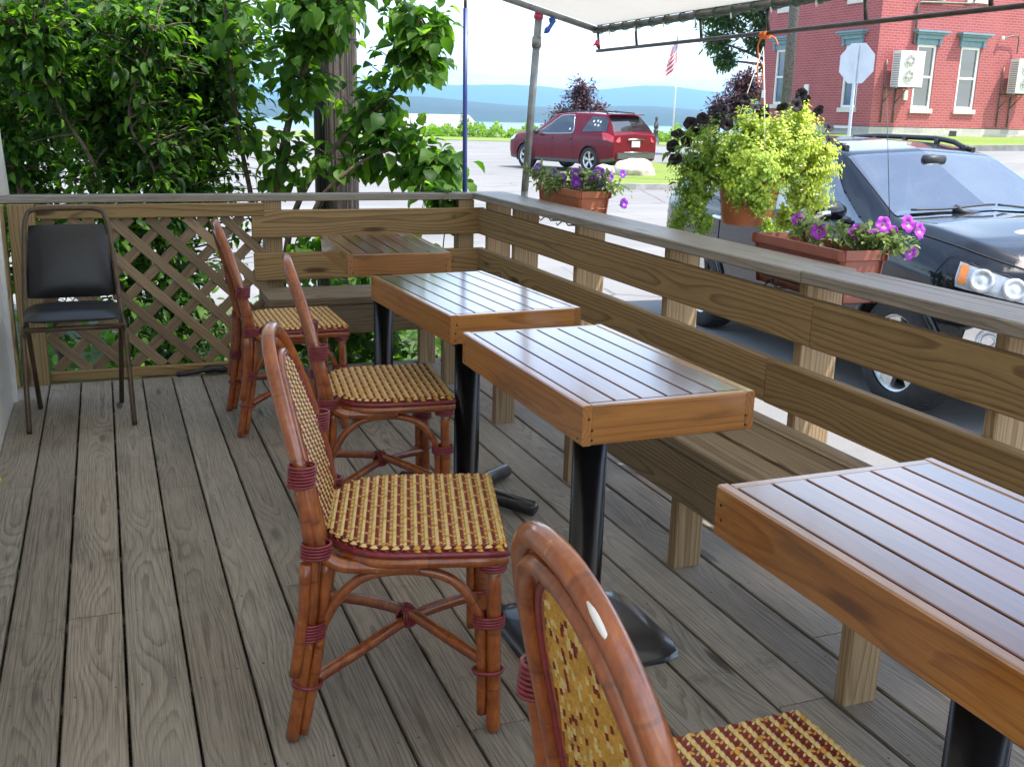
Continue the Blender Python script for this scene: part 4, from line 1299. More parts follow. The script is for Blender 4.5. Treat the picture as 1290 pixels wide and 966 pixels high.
planter('brown flower box with magenta petunias hanging beside the black vehicle', (2.176, 2.80, .944), R(-3), .52, M['brownplastic'],
        [(.01, .13, .055, -.5, -.8, .3, .032), (-.01, -.02, .035, -.6, -.7, .3, .036), (.05, -.14, .045, -.4, -.9, .3, .034), (.09, -.17, .03, -.2, -1, .2, .034), (.10, -.20, .075, -.2, -1, .3, .034), (.125, -.215, .05, .0, -1, .2, .032), (.165, -.235, .08, .1, -1, .3, .036), (.20, -.25, .06, .3, -1, .2, .034), (.16, -.27, -.01, .1, -1, -.4, .030)],
        M['magenta'], [(.03, .12, .03, .03, 4), (.0, .02, .015, .04, 5), (.04, -.10, .02, .045, 8), (.10, -.19, .02, .05, 14), (.15, -.24, .01, .04, 10)], 8)

def hanging_basket():
    t = thing('hanging_basket', 'hanging pot overflowing with yellow green foliage and dark petunias', 'hanging basket', (2.47, 3.645, .905))
    mb = MB(); lathe(mb, [(.0001, 0), (.098, 0), (.102, .008), (.106, .03), (.125, .17), (.132, .172), (.134, .20), (.122, .20), (.118, .17), (.0001, .165)], 36)
    mb.build('pot', M['terracotta'], t)
    mb = MB()
    top = Vector((.0, -.02, .70))
    for a in (0.4, 2.5, 4.6): tube(mb, [Vector((.128 * math.cos(a), .128 * math.sin(a), .195)), top], .0018, 5)
    mb.build('hanger', M['ivory'], t)
    r = rng
    def uv(u, z, rad, w, d=0.0, rz=None):      # u across the basket, d towards the deck
        return (.93 * u - .36 * d, -.36 * u - .93 * d, z, rad, rad, rz or rad, w)
    blobs = [uv(0, .29, .17, 3), uv(.16, .33, .15, 3.4), uv(.24, .24, .13, 2.6, .02), uv(.25, .12, .11, 1.8, .02), uv(.19, .02, .085, 1.1, .03), uv(.12, -.05, .05, .5, .05), uv(-.17, .30, .14, 2.6), uv(-.23, .18, .12, 2.2, .02), uv(-.25, .08, .10, 1.2, .02), uv(-.29, .0, .06, .4), uv(-.19, .0, .06, .5, .06), uv(.0, .22, .14, 2.4, .12), uv(.02, .09, .05, .7, .14), uv(.06, .0, .035, .3, .14), uv(-.06, .13, .07, 1.0, .13), uv(.0, .40, .10, 1.2), uv(.18, .44, .07, .6), uv(.31, .30, .06, .5), uv(-.08, .18, .09, 1.1, .13), uv(.0, .25, .2, 1.4, -.12)]
    n = 2600
    tips, d = in_blobs(n, blobs)
    P = []; Fd = []; U = []; S = []; LV = []
    for tp, dd in zip(tips, d):
        base = Vector((0, 0, .19)); tip = Vector(tp); dv = (tip - base).normalized() * .6 + Vector(dd) * .7 + Vector((0, 0, .15)); dv.normalize()
        lv = .25 + .75 * max(0, min(1, .45 + 1.5 * (tip.x) + .9 * (tip.z - .2) + r.normal() * .18))  # leaf tone lighter toward the sunward right and top: light painted into the colour
        k = 11
        for q in range(k):
            p = tip - dv * (.055 * q / k) + Vector(r.normal(size=3)) * .006
            a = q * 2.4
            s = dv.orthogonal().normalized(); s = Matrix.Rotation(a, 3, dv) @ s
            P.append(list(p)); Fd.append(list(s + dv * .5)); U.append(list(dv)); S.append(r.uniform(.010, .021)); LV.append(min(1, max(0, lv + r.normal() * .1)))
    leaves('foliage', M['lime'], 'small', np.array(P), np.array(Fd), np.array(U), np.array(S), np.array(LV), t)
    # broader dark green leaves of the petunias on the far left
    tips, d = in_blobs(150, [uv(-.25, .30, .10, 2, .04), uv(-.22, .18, .10, 1.6, .08), uv(-.12, .38, .08, 1, .04), uv(.2, .40, .07, .6)])
    leaves('petunia_leaves', M['midleaf'], 'oval', tips, d + rdir(150) * .5 - [0, 0, .4], rdir(150) * .5 + [0, 0, 1], rng.uniform(.03, .055, 150), None, t)
    # small white blooms
    mb = MB()
    tips, d = in_blobs(70, blobs[:8])
    for p, dd in zip(tips, d):
        lathe(mb, [(.0001, .002), (.006, .003), (.007, .0)], 6, tuple(Vector(p) + Vector(dd) * .02))
    mb.build('blossoms', M['whitebloom'], t)
    spots = [(-.31, .36), (-.33, .31), (-.28, .33), (-.32, .26), (-.27, .40), (-.23, .42), (-.24, .37), (-.14, .46), (-.10, .43), (-.13, .40), (-.02, .47), (.02, .45), (-.06, .50), (.09, .47), (.17, .52), (.20, .50), (.15, .48), (.25, .46), (.28, .40), (.30, .35), (.29, .31)]
    for (u, z) in spots:
        p = uv(u, z, 0, 0, .05 + rng.normal() * .03)
        mb = MB(); dv = Vector((p[0] * 1.0 - .2, p[1] * .6 - .7, .3 + rng.normal() * .5))
        petunia(mb, p[:3], dv, rng.uniform(.022, .032)); mb.build('petunia_flower', [M['blackpetal'], M['blackpetal'], M['midleaf']], t)
hanging_basket()
mb = MB()
c = Vector((2.47, 3.62, 1.648))
for q in range(5): ring(mb, c + Vector((0, (q - 2) * .010, 0)), (.2, 1, .1 * (q - 2)), .0125, .003, 12, 6)
tube(mb, cr([c + Vector((-.010, .0, .0)), c + Vector((-.016, .02, -.04)), c + Vector((-.004, .022, -.09)), c + Vector((.012, .01, -.13)), c + Vector((.0, .02, -.19)), c + Vector((-.012, .02, -.10))], 4), .003, 6)
tube(mb, cr([c + Vector((.01, 0, 0)), c + Vector((.03, -.025, -.012)), c + Vector((.036, -.04, -.04))], 4), .003, 6)
tag(mb.build('orange_cord', M['orangecord']), 'orange cord wound round the awning pipe above the hanging basket', 'cord')

# ------------------------------------------------------------------ vegetation behind the deck
def sk(*paths): return [([Vector(p) for p in a], r) for a, r in paths]
t = thing('lilac_bush', 'leafy lilac bush with heart shaped leaves arching over the back railing corner', 'bush', (0, 0, 0), 0, 'bushes behind the deck')
gz = -.53
skel = sk(([(.86, 6.45, gz), (.92, 6.4, .5), (1.02, 6.35, 1.15), (1.2, 6.4, 1.7), (1.3, 6.4, 2.4)], .034),
          ([(.92, 6.4, gz), (1.02, 6.3, .6), (1.28, 6.2, 1.10), (1.62, 6.15, 1.42), (1.85, 6.1, 1.75)], .024),
          ([(.95, 6.35, gz), (1.1, 6.2, .6), (1.35, 6.1, .98), (1.7, 6.1, 1.12), (1.92, 6.05, 1.05)], .018),
          ([(.9, 6.5, gz), (.85, 6.5, .6), (.75, 6.45, 1.3), (.7, 6.4, 2.2)], .022),
          ([(1.0, 6.5, gz), (1.15, 6.5, .5), (1.4, 6.5, .9), (1.75, 6.4, .98), (2.0, 6.3, .92)], .014),
          ([(1.0, 6.5, gz), (1.3, 6.5, .2), (1.6, 6.4, .35), (1.8, 6.3, .3)], .012))
blobs = [(1.35, 6.25, 1.95, .5, .45, .35, 3.2), (1.72, 6.15, 1.72, .32, .35, .32, 2.2), (1.62, 6.2, 1.25, .33, .3, .2, 1.6), (1.02, 6.35, 1.75, .35, .4, .45, 2.0), (1.85, 6.1, .98, .22, .25, .16, 1.0), (1.05, 6.35, 1.1, .3, .3, .3, .8), (1.42, 6.4, 1.45, .22, .25, .5, 1.3), (1.35, 6.3, 2.3, .5, .45, .25, 1.6), (1.65, 6.2, .45, .35, .4, .3, .9), (1.25, 6.0, .35, .4, .35, .35, 1.3), (1.78, 5.85, .80, .16, .2, .12, .4)]
twiggy('lilac', t, M['lilac'], 'heart', skel, blobs, 245, 12, .104, .75, spread=.06)
t = thing('dense_bush', 'dense dark green bush crowding the lattice at the back left', 'bush', (0, 0, 0), 0, 'bushes behind the deck')
skel = sk(([(.25, 6.7, gz), (.2, 6.7, .6), (.05, 6.7, 1.4), (-.1, 6.8, 2.0)], .04), ([(.3, 6.8, gz), (.4, 6.8, .7), (.6, 6.8, 1.4), (.65, 6.8, 2.1)], .03),
          ([(-.3, 6.6, gz), (-.4, 6.6, .6), (-.6, 6.6, 1.3), (-.8, 6.6, 1.9)], .03), ([(.1, 6.5, gz), (.0, 6.3, .8), (-.2, 6.2, 1.3), (-.3, 6.1, 1.6)], .016), ([(.3, 6.6, gz), (.3, 6.3, .8), (.15, 6.2, 1.25), (.3, 6.1, 1.7)], .014))
blobs = [(.0, 7.1, 1.45, 1.0, .8, .6, 5), (.45, 6.9, 1.65, .6, .7, .5, 4), (-.6, 6.9, 1.45, .6, .8, .7, 3), (.0, 7.4, 1.8, 1.3, .7, .4, 4), (.2, 6.7, .7, .9, .6, .5, 3.0), (-.3, 6.2, 1.75, .6, .4, .35, 1.6), (.55, 6.6, 1.2, .45, .4, .4, 1.6), (.3, 6.3, .15, .7, .4, .4, 1.0)]
twiggy('dense', t, M['darkleaf'], 'oval', skel, blobs, 1750, 15, .082, .55, spread=.08)
t = thing('backdrop_tree', 'tall leafy tree standing behind the dense bush at the left', 'tree', (0, 0, 0), 0, 'bushes behind the deck')
skel = sk(([(-1.2, 9.2, gz), (-1.1, 9.2, 1.2), (-.9, 9.1, 1.9), (-.8, 9.0, 2.4)], .11), ([(-1.1, 9.2, 1.0), (-.3, 9.1, 1.6), (.4, 9.0, 2.1)], .05), ([(-1.1, 9.2, 1.2), (-2.0, 9.2, 1.7), (-2.6, 9.0, 2.1)], .05))
blobs = [(-.9, 9.0, 1.5, 1.6, .8, .8, 4), (.1, 8.8, 1.5, 1.1, .7, .8, 4), (-.6, 9.0, 2.1, 1.5, .9, .35, 3), (-.4, 8.6, .5, 1.3, .6, .6, 3)]
twiggy('backtree', t, M['darkleaf'], 'oval', skel, blobs, 620, 16, .13, .5, spread=.13, tw_len=.8)
# low leafy growth under and behind the back bench
t = thing('low_vine', 'low leafy creeper growing up behind the corner bench legs', 'plant', (0, 0, 0))
skel = sk(([(1.0, 5.62, gz), (1.02, 5.6, -.1), (.98, 5.56, .3)], .006), ([(1.2, 5.62, gz), (1.22, 5.58, 0), (1.28, 5.5, .36)], .006), ([(1.42, 5.7, gz), (1.44, 5.6, -.1), (1.46, 5.55, .22)], .006), ([(.85, 5.7, gz), (.86, 5.62, 0), (.82, 5.58, .3)], .006), ([(1.7, 5.7, gz), (1.72, 5.55, .2), (1.76, 5.5, .78), (1.76, 5.40, .93)], .006))
twiggy('vine', t, M['lilac'], 'heart', skel, [(1.0, 5.6, .12, .26, .12, .28, 2), (1.4, 5.62, .08, .24, .12, .26, 2), (.85, 5.65, .3, .14, .1, .2, .6), (1.74, 5.47, .84, .10, .09, .10, .8)], 95, 9, .075, .6, spread=.04)
pos = np.stack([rng.uniform(-1.6, 2.4, 1500), rng.uniform(5.6, 8.6, 1500), np.zeros(1500)], 1)
pos[:, 2] = gh(pos[:, 0], pos[:, 1]) + rng.random(1500) ** 2 * .28
tag(leaves('ground_cover', M['coverleaf'], 'heart', pos, rdir(1500) + [0, 0, .2], rdir(1500) * .5 + [0, 0, 1], rng.uniform(.05, .13, 1500)), 'low green ground cover behind the deck', 'plants', kind='stuff')

# street pole of timber in the bush
mb = MB(); tube(mb, [(1.50, 7.2, -.7), (1.505, 7.2, 1.0), (1.52, 7.2, 9)], [.152, .150, .125], 28, 0)
tag(mb.build('utility_pole', M['polewood']), 'thick weathered wooden utility pole rising behind the lilac bush', 'utility pole', 'utility poles')
gx_, gy_ = 15.2, 21.2
mb = MB(); tube(mb, [(gx_, gy_, float(gh(gx_, gy_)) - .3), (gx_, gy_, 9.5)], [.125, .105], 20, 0)
tag(mb.build('utility_pole', M['rust']), 'slim grey brown utility pole in front of the red brick building', 'utility pole', 'utility poles')

def crown_tree(name, label, x, y, z0, trunk_h, blobs, mat, n, ls, tr=.12, group='street trees', branches=()):
    t = thing(name, label, 'tree', (0, 0, 0), 0, group)
    b = float(gh(x, y)) if z0 is None else z0
    paths = [([Vector((x, y, b - .1)), Vector((x + .05, y, b + trunk_h * .6)), Vector((x, y + .05, b + trunk_h))], tr)]
    for bl in blobs[:10]:
        c = Vector(bl[:3]); a = Vector((x, y, b + trunk_h * .8)); m = (a + c) / 2 + Vector((0, 0, -.1 * (c - a).length * 0 + .1))
        paths.append(([a, m, c], tr * .45))
    for br in branches: paths.append(([Vector(p) for p in br], tr * .4))
    twiggy(name, t, mat, 'oval', paths, blobs, n, 12, ls, .25, spread=ls * .9, twig_r=tr * .06, tw_len=ls * 8)
    return t
def along(px_az, D): return D * math.sin(R(px_az)), D * math.cos(R(px_az))
# plum coloured trees
x, y = along(24.95, 44)
crown_tree('plum_tree', 'round plum leaved tree behind the maroon car', x, y, None, 1.0, [(x, y, 1.6, 1.1, 1.0, .75, 3), (x, y, 2.25, .7, .7, .55, 2), (x - .7, y + .3, 1.15, .8, .6, .5, 1.5), (x + .7, y - .3, 1.3, .7, .6, .5, 1.3), (x - 1.2, y + .3, .5, .7, .5, .5, .8)], M['plumleaf'], 420, .17, .07)
x, y = along(33.2, 40)
crown_tree('plum_tree', 'plum leaved tree partly hidden behind the hanging basket', x, y, None, 1.3, [(x, y, 1.9, .9, .9, .8, 3), (x - .55, y + .35, 1.5, .65, .6, .55, 2), (x + .3, y, 2.6, .7, .7, .6, 2), (x - .9, y + .6, 1.05, .45, .4, .4, 1)], M['plumleaf'], 420, .17, .07)
x, y = along(35.6, 47)
cx_, cy_ = along(33.3, 47)
def lb(l, z, r, w): return (cx_ + .836 * l, cy_ - .549 * l, z, r, r, r * .85, w)
crown_tree('shade_tree', 'tall green shade tree beside the red brick building', x, y, None, 3.0, [lb(-1.4, 5.7, 1.0, 3.4), lb(-1.2, 4.5, .7, 1.8), lb(-.8, 3.7, .5, .9), lb(.2, 5.7, 1.0, 2.6), lb(1.3, 4.7, 1.0, 2.6), lb(1.6, 3.3, .9, 2), lb(1.1, 2.4, .8, 1.5), lb(.0, 6.8, 1.2, 3), lb(1.9, 6.3, 1.2, 3), lb(.4, 4.4, .4, .5), lb(1.0, 8.2, 1.8, 3)], M['treeleaf'], 1300, .22, .2)

# shrubs along the lakeside of the street
def shrub_line(name, label, az0, az1, D, h, n, seed):
    r = np.random.default_rng(seed)
    az = np.radians(r.uniform(az0, az1, n)); d = D + r.normal(size=n) * 1.3
    x = d * np.sin(az); y = d * np.cos(az)
    top = h * (.62 + .3 * np.sin(az * 160 + seed) * np.cos(az * 67) + .2 * np.sin(az * 410))
    z = gh(x, y) + top * r.random(n) ** .6
    P = np.stack([x, y, z], 1)
    o = leaves(name, M['roadleaf'], 'oval', P, rdir(n) + [0, 0, .2], rdir(n) * .6 + [0, 0, 1], r.uniform(.16, .34, n))
    return tag(o, label, 'shrubs', kind='stuff')
shrub_line('roadside_shrubs', 'bright green wild shrubs along the lakeside edge of the street', 16.6, 31.5, 71, 1.05, 6500, 2)

# ------------------------------------------------------------------ things across the street
def rock(name, label, x, y, s, seed):
    import bmesh
    bm = bmesh.new(); bmesh.ops.create_icosphere(bm, subdivisions=4, radius=1)
    r = np.random.default_rng(seed); k = r.normal(size=(8, 3)); k /= np.linalg.norm(k, axis=1)[:, None]
    cut = r.uniform(.72, .95, 8)
    for v in bm.verts:
        p = np.array(v.co)
        for kk, c in zip(k, cut):
            dd = p @ kk
            if dd > c: p = p - kk * (dd - c) * .8
        p = p * (1 + .03 * math.sin(p[0] * 7 + seed) * math.cos(p[1] * 6) + .02 * math.sin(p[2] * 13))
        v.co = Vector(p) * 1
        v.co.x *= s[0]; v.co.y *= s[1]; v.co.z *= s[2]
    me = bpy.data.meshes.new(name); bm.to_mesh(me); bm.free(); me.materials.append(M['rock'])
    for p_ in me.polygons: p_.use_smooth = True
    o = bpy.data.objects.new(name, me); COL.objects.link(o); o.location = (x, y, float(gh(x, y)) + s[2] * .55)
    return tag(o, label, 'boulder', 'boulders on the island')
rock('boulder', 'large pale boulder on the grass island beside the maroon car', 13.25, 24.95, (.60, .50, .36), 4)
rock('boulder', 'small pale rock behind the larger boulder under the maroon car bumper', 12.75, 25.75, (.30, .26, .22), 9)

x, y = along(29.9, 62)
t = thing('flagpole', 'slim white flagpole with striped flag beyond the street', 'flagpole', (x, y, float(gh(x, y))))
mb = MB(); tube(mb, [(0, 0, -.3), (0, 0, 4), (0, 0, 7.2)], [.05, .045, .03], 10); lathe(mb, [(.0001, 7.3), (.06, 7.26), (.06, 7.2), (.0001, 7.16)], 10); mb.build('pole', M['white'], t)
mb = MB(); vs = []; wc = []; nu, nv = 18, 12
for j in range(nv + 1):
    for i in range(nu + 1):
        u, v = i / nu, j / nv
        # limp in still air: the fly end hangs down in folds
        xx = -.04 - .95 * u * (.40 + .25 * u); zz = 6.2 - (1 - v) * 1.55 * (1 - .25 * u) - 1.25 * u
        yy = .16 * math.sin(u * 9 + v * 2) * u
        vs.append((xx + .1 * math.sin(v * 6 + u * 3) * u, yy, zz)); wc.append((u, v, 0))
mb.add(vs, [[j * (nu + 1) + i, j * (nu + 1) + i + 1, (j + 1) * (nu + 1) + i + 1, (j + 1) * (nu + 1) + i] for j in range(nv) for i in range(nu)], 0, wc, smooth=True)
mb.build('flag', M['flag'], t)
x, y = along(29.0, 62)
mb = MB(); b = float(gh(x, y))
lathe(mb, [(.22, 0), (.22, .25), (.15, .35), (.13, .75), (.17, .80), (.10, .88)], 14, (x, y, b)); lathe(mb, [(.09, .86), (.13, .95), (.15, 1.15), (.10, 1.3), (.06, 1.36), (.09, 1.45), (.085, 1.56), (.0001, 1.64)], 14, (x, y, b)); tube(mb, [(x - .05, y - .1, b + 1.2), (x - .2, y - .18, b + 1.0)], .04, 8)
tag(mb.build('monument', M['monument']), 'small dark monument standing on a pedestal at the lakeside', 'monument')

x, y = along(17.3, 78)
t = thing('house', 'low pale house with grey hip roof by the lake at left', 'house', (x, y, float(gh(x, y)) - .6), R(-12))
mb = MB(); box(mb, (-4, -3, 0), (2.6, 3, .75)); mb.build('wall', M['white'], t)
mb = MB(); mb.add([(-4.5, -3.4, .75), (3.0, -3.4, .75), (3.0, 3.4, .75), (-4.5, 3.4, .75), (-2.6, 0, 2.0), (2.2, 0, 2.0)], [[0, 1, 5, 4], [1, 2, 5], [2, 3, 4, 5], [3, 0, 4], [0, 3, 2, 1]]); mb.build('roof', M['roof'], t)
x, y = along(18.55, 70)
t = thing('conifer', 'narrow dark evergreen beside the pale lakeside house', 'tree', (x, y, float(gh(x, y))), 0, 'street trees')
mb = MB(); tube(mb, [(0, 0, -.1), (0, 0, 1.4)], [.05, .01], 8); mb.build('trunk', M['bark'], t)
n = 420; zz = rng.random(n); a = rng.random(n) * 6.28; rr = .24 * (1 - zz) ** .6 * rng.random(n) ** .4
P = np.stack([rr * np.cos(a), rr * np.sin(a), .15 + zz * 1.35], 1); leaves('crown', M['darkleaf'], 'long', P, np.stack([np.cos(a), np.sin(a), .7 + 0 * a], 1), rdir(n) * .4 + [0, 0, 1], rng.uniform(.08, .16, n), None, t)

# ------------------------------------------------------------------ the red brick building
BX, BY = 20.9, 25.0
ZF = 1.19
t = thing('brick_building', 'two storey red brick building with blue grey window hoods', 'building', (BX, BY, 0))
LX, LY, ZT = 16.0, 5.6, 7.4
mb = MB()
def wall_with_holes(mb, axis, L, holes, z0, z1, s):
    """brick skin along +x (axis x) or +y (axis y) with real window openings; s = outward sign depth"""
    us = sorted(set([0, L] + [h[0] for h in holes] + [h[1] for h in holes])); zs = sorted(set([z0, z1] + [h[2] for h in holes] + [h[3] for h in holes]))
    dep = .14
    for i in range(len(us) - 1):
        for j in range(len(zs) - 1):
            um, zm = (us[i] + us[i + 1]) / 2, (zs[j] + zs[j + 1]) / 2
            if any(h[0] < um < h[1] and h[2] < zm < h[3] for h in holes): continue
            q = [(us[i], zs[j]), (us[i + 1], zs[j]), (us[i + 1], zs[j + 1]), (us[i], zs[j + 1])]
            if axis == 'x': mb.add([(u, 0, z) for u, z in q], [[0, 1, 2, 3]])
            else: mb.add([(0, u, z) for u, z in q], [[3, 2, 1, 0]])
    for (a, b, c, d) in holes:
        for p, q in (((a, c), (a, d)), ((a, d), (b, d)), ((b, d), (b, c)), ((b, c), (a, c))):
            if axis == 'x': mb.add([(p[0], 0, p[1]), (q[0], 0, q[1]), (q[0], dep, q[1]), (p[0], dep, p[1])], [[0, 1, 2, 3]])
            else: mb.add([(0, p[0], p[1]), (0, q[0], q[1]), (dep, q[0], q[1]), (dep, p[0], p[1])], [[0, 1, 2, 3]])
HX = [(1.42, 2.14, 1.72, 3.52), (3.06, 3.80, 1.73, 3.52), (6.0, 6.74, 1.73, 3.52), (8.9, 9.64, 1.73, 3.52), (11.6, 12.34, 1.73, 3.52)]
HY = [(.72, 1.44, 1.70, 3.50), (4.20, 4.92, 1.80, 3.52)]
HX2 = [(a, b, 4.88, 6.6) for a, b, c, d in HX]; HY2 = [(a, b, 4.78, 6.6) for a, b, c, d in HY]
wall_with_holes(mb, 'x', LX, HX + HX2, ZF, ZT, 1); wall_with_holes(mb, 'y', LY, HY + HY2, ZF, ZT, 1)
box(mb, (LX, .15, ZF), (LX + .05, LY, ZT)); box(mb, (.15, LY, ZF), (LX, LY + .05, ZT)); 
mb.build('wall', M['brick'], t)
mb = MB(); box(mb, (-.35, -.35, ZT), (LX + .3, LY + .3, ZT + .35)); box(mb, (-.15, -.15, ZT - .3), (LX + .1, LY + .1, ZT - .002)); mb.build('cornice', M['cream_paint'], t)
mb = MB(); box(mb, (-.06, -.06, .2), (LX + .05, LY + .05, ZF - .02)); mb.build('foundation', M['stone'], t)
mb = MB(); box(mb, (2.95, -.085, .9), (3.2, -.062, 1.10)); mb.build('vent', M['blackplastic'], t)
def bwindow(u0, u1, z0, z1, face, hood):
    def place(mb, a, b, c, mi=0):
        # a,b = (u,d,z) corners in wall space; d is depth outward
        (ua, da, za), (ub, db, zb) = a, b
        if face == 'x': lo, hi = (ua, -db, za), (ub, -da, zb)
        else: lo, hi = (-db, ua, za), (-da, ub, zb)
        box(mb, lo, hi, mi)
    w = u1 - u0
    mb = MB(); fr = .075
    place(mb, (u0, -.10, z0), (u0 + fr, -.03, z1), 0); place(mb, (u1 - fr, -.10, z0), (u1, -.03, z1), 0)
    place(mb, (u0 + fr, -.10, z0), (u1 - fr, -.03, z0 + fr), 0); place(mb, (u0 + fr, -.10, z1 - fr), (u1 - fr, -.03, z1), 0)
    zm = (z0 + z1) / 2; place(mb, (u0 + fr, -.09, zm - .03), (u1 - fr, -.035, zm + .03), 0)
    f = mb.build('window', M['white'], t)
    mb = MB(); place(mb, (u0 + fr + .001, -.085, z0 + fr + .001), (u1 - fr - .001, -.075, zm - .031), 0); place(mb, (u0 + fr + .001, -.085, zm + .031), (u1 - fr - .001, -.075, z1 - fr - .001), 0)
    mb.build('pane', M['windowglass'], f)
    mb = MB()
    n = 5
    for k in range(n):      # pleated blind behind the panes, seen as pale strips at the sides
        uu = u0 + fr + (w - 2 * fr) * k / n
        place(mb, (uu + .002, -.0745, z0 + fr + .002), (uu + (w - 2 * fr) / n - .02, -.0735, z1 - fr - .002), 0)
    mb = MB(); place(mb, (u0 - .05, -.02, z0 - .13), (u1 + .05, .06, z0 - .002), 0); mb.build('sill', M['cream_paint'], f)
    if hood:
        mb = MB()
        place(mb, (u0 - .005, -.02, z1 + .002), (u1 + .005, .03, z1 + .16), 1)
        place(mb, (u0 - .10, -.02, z1 + .162), (u1 + .10, .10, z1 + .27), 0); place(mb, (u0 - .18, -.02, z1 + .272), (u1 + .18, .18, z1 + .33), 0); place(mb, (u0 - .24, -.02, z1 + .332), (u1 + .24, .24, z1 + .385), 0)
        for uu in (u0 - .09, u1 + .01): place(mb, (uu, -.01, z1 - .02), (uu + .08, .075, z1 + .158), 0)
        mb.build('hood', [M['bluegrey'], M['cream_paint']], f)
for h in HX: bwindow(*h, 'x', True)
for h in HY: bwindow(*h, 'y', True)
for h in HX2: bwindow(*h, 'x', False)
for h in HY2: bwindow(*h, 'y', False)
mb = MB(); tube(mb, [(1.22, -.06, 3.5), (1.22, -.06, 4.62), (1.30, -.06, 4.66), (3.2, -.06, 4.72), (3.25, -.06, 4.8), (3.25, -.06, 6.0)], .035, 8); mb.build('conduit', M['rust'], t)
mb = MB(); tube(mb, cr([(4.55, -.10, 3.82), (4.7, -.1, 3.86), (4.9, -.12, 3.9), (5.1, -.12, 3.86), (5.16, -.08, 3.4)], 4), .022, 6, 0); lathe(mb, [(.0001, 0), (.05, .01), (.05, .1), (.0001, .12)], 8, (4.5, -.1, 3.76), 'z', 1)
mb.build('wall_cable', [M['rust'], M['white']], t)
mb = MB(); box(mb, (-.04, 3.0, 1.95), (-.002, 3.22, 2.4)); mb.build('meter_box', M['ivory'], t); mb = MB(); box(mb, (-.04, 5.32, 2.0), (-.002, 5.5, 2.25)); mb.build('meter_box', M['ivory'], t)
mb = MB(); box(mb, (-.10, .70, 1.10), (-.062, 1.5, 1.18)); mb.build('junction_box', M['ivory'], t); mb = MB(); box(mb, (1.08, -.05, 1.95), (1.22, -.002, 2.22)); mb.build('junction_box', M['ivory'], t)
def ac(x, label, zoff=0):
    a = thing('air_conditioner', label, 'air conditioner', (BX + x, BY - .12, 2.30 + zoff), 0, 'wall mounted air conditioners')
    w, d, h = .86, .34, .98
    mb = MB(); box(mb, (0, -d - .05, 0), (w, -.06, h)); box(mb, (-.004, -d - .056, h - .05), (w + .004, -.055, h + .012))
    mb.build('casing', M['ivory'], a)
    for zc in (.29, .70):
        mb = MB(); c = (.33, -d - .06, zc)
        lathe(mb, [(.185, .004), (.19, -.012), (.175, -.014), (.170, .004)], 28, c, 'y', 1)
        lathe(mb, [(.0001, -.002), (.17, -.002), (.17, .006)], 24, c, 'y', 0)
        lathe(mb, [(.0001, -.02), (.06, -.018), (.065, -.004)], 16, c, 'y', 1)
        for r_ in (.09, .115, .14, .16): ring(mb, (c[0], c[1] - .008, c[2]), (0, 1, 0), r_, .004, 20, 4, 1)
        for k in range(6):
            an = k * math.pi / 3; tube(mb, [(c[0] + .06 * math.cos(an), c[1] - .01, c[2] + .06 * math.sin(an)), (c[0] + .175 * math.cos(an), c[1] - .01, c[2] + .175 * math.sin(an))], .006, 4, 1)
        mb.build('fan', [M['grille'], M['ivory']], a)
    mb = MB()
    for k in range(14): box(mb, (-.012, -d - .03, .05 + k * .063), (-.003, -.1, .08 + k * .063))
    mb.build('side_vents', M['grille'], a)
    mb = MB()
    for u in (-.06, .28 + .0):
        pass
    for u in (-.08, .36):
        tube(mb, [(u, .085, -1.0), (u, .085, .75 if u < 0 else -.02)], .022, 6); tube(mb, [(u, .085, -.03), (u, -d - .1, -.03)], .022, 6); tube(mb, [(u, .085, -.45), (u, -d, -.045)], .018, 6)
    tube(mb, [(-.1, -.10, -.012), (w, -.10, -.012)], .016, 6); tube(mb, [(-.1, -d - .02, -.012), (w, -d - .02, -.012)], .016, 6)
    mb.build('bracket', M['rust'], a)
ac(.42, 'white two fan air conditioner on the brick wall left of a window')
ac(4.85, 'white two fan air conditioner at the right edge on the brick wall', -.06)

# stop sign seen from the back
x, y = along(38.95, 22.2)
t = thing('street_sign', 'octagonal stop sign seen from its bare metal back on a post', 'sign', (x, y, float(gh(x, y)) ), R(-71))
mb = MB(); zc = 2.42 - float(gh(x, y))
pts = [(.41 * math.cos(R(22.5 + 45 * k)), .41 * math.sin(R(22.5 + 45 * k))) for k in range(8)]
mb.add([(a, 0, zc + b) for a, b in pts] + [(a, .004, zc + b) for a, b in pts], [list(range(8)), [8 + k for k in range(8)][::-1]] + [[k, 8 + k, 8 + (k + 1) % 8, (k + 1) % 8] for k in range(8)])
mb.build('panel', M['signgrey'], t)
mb = MB(); box(mb, (-.028, -.035, -.2), (.028, -.006, zc + .34)); mb.build('post', M['signgrey'], t)

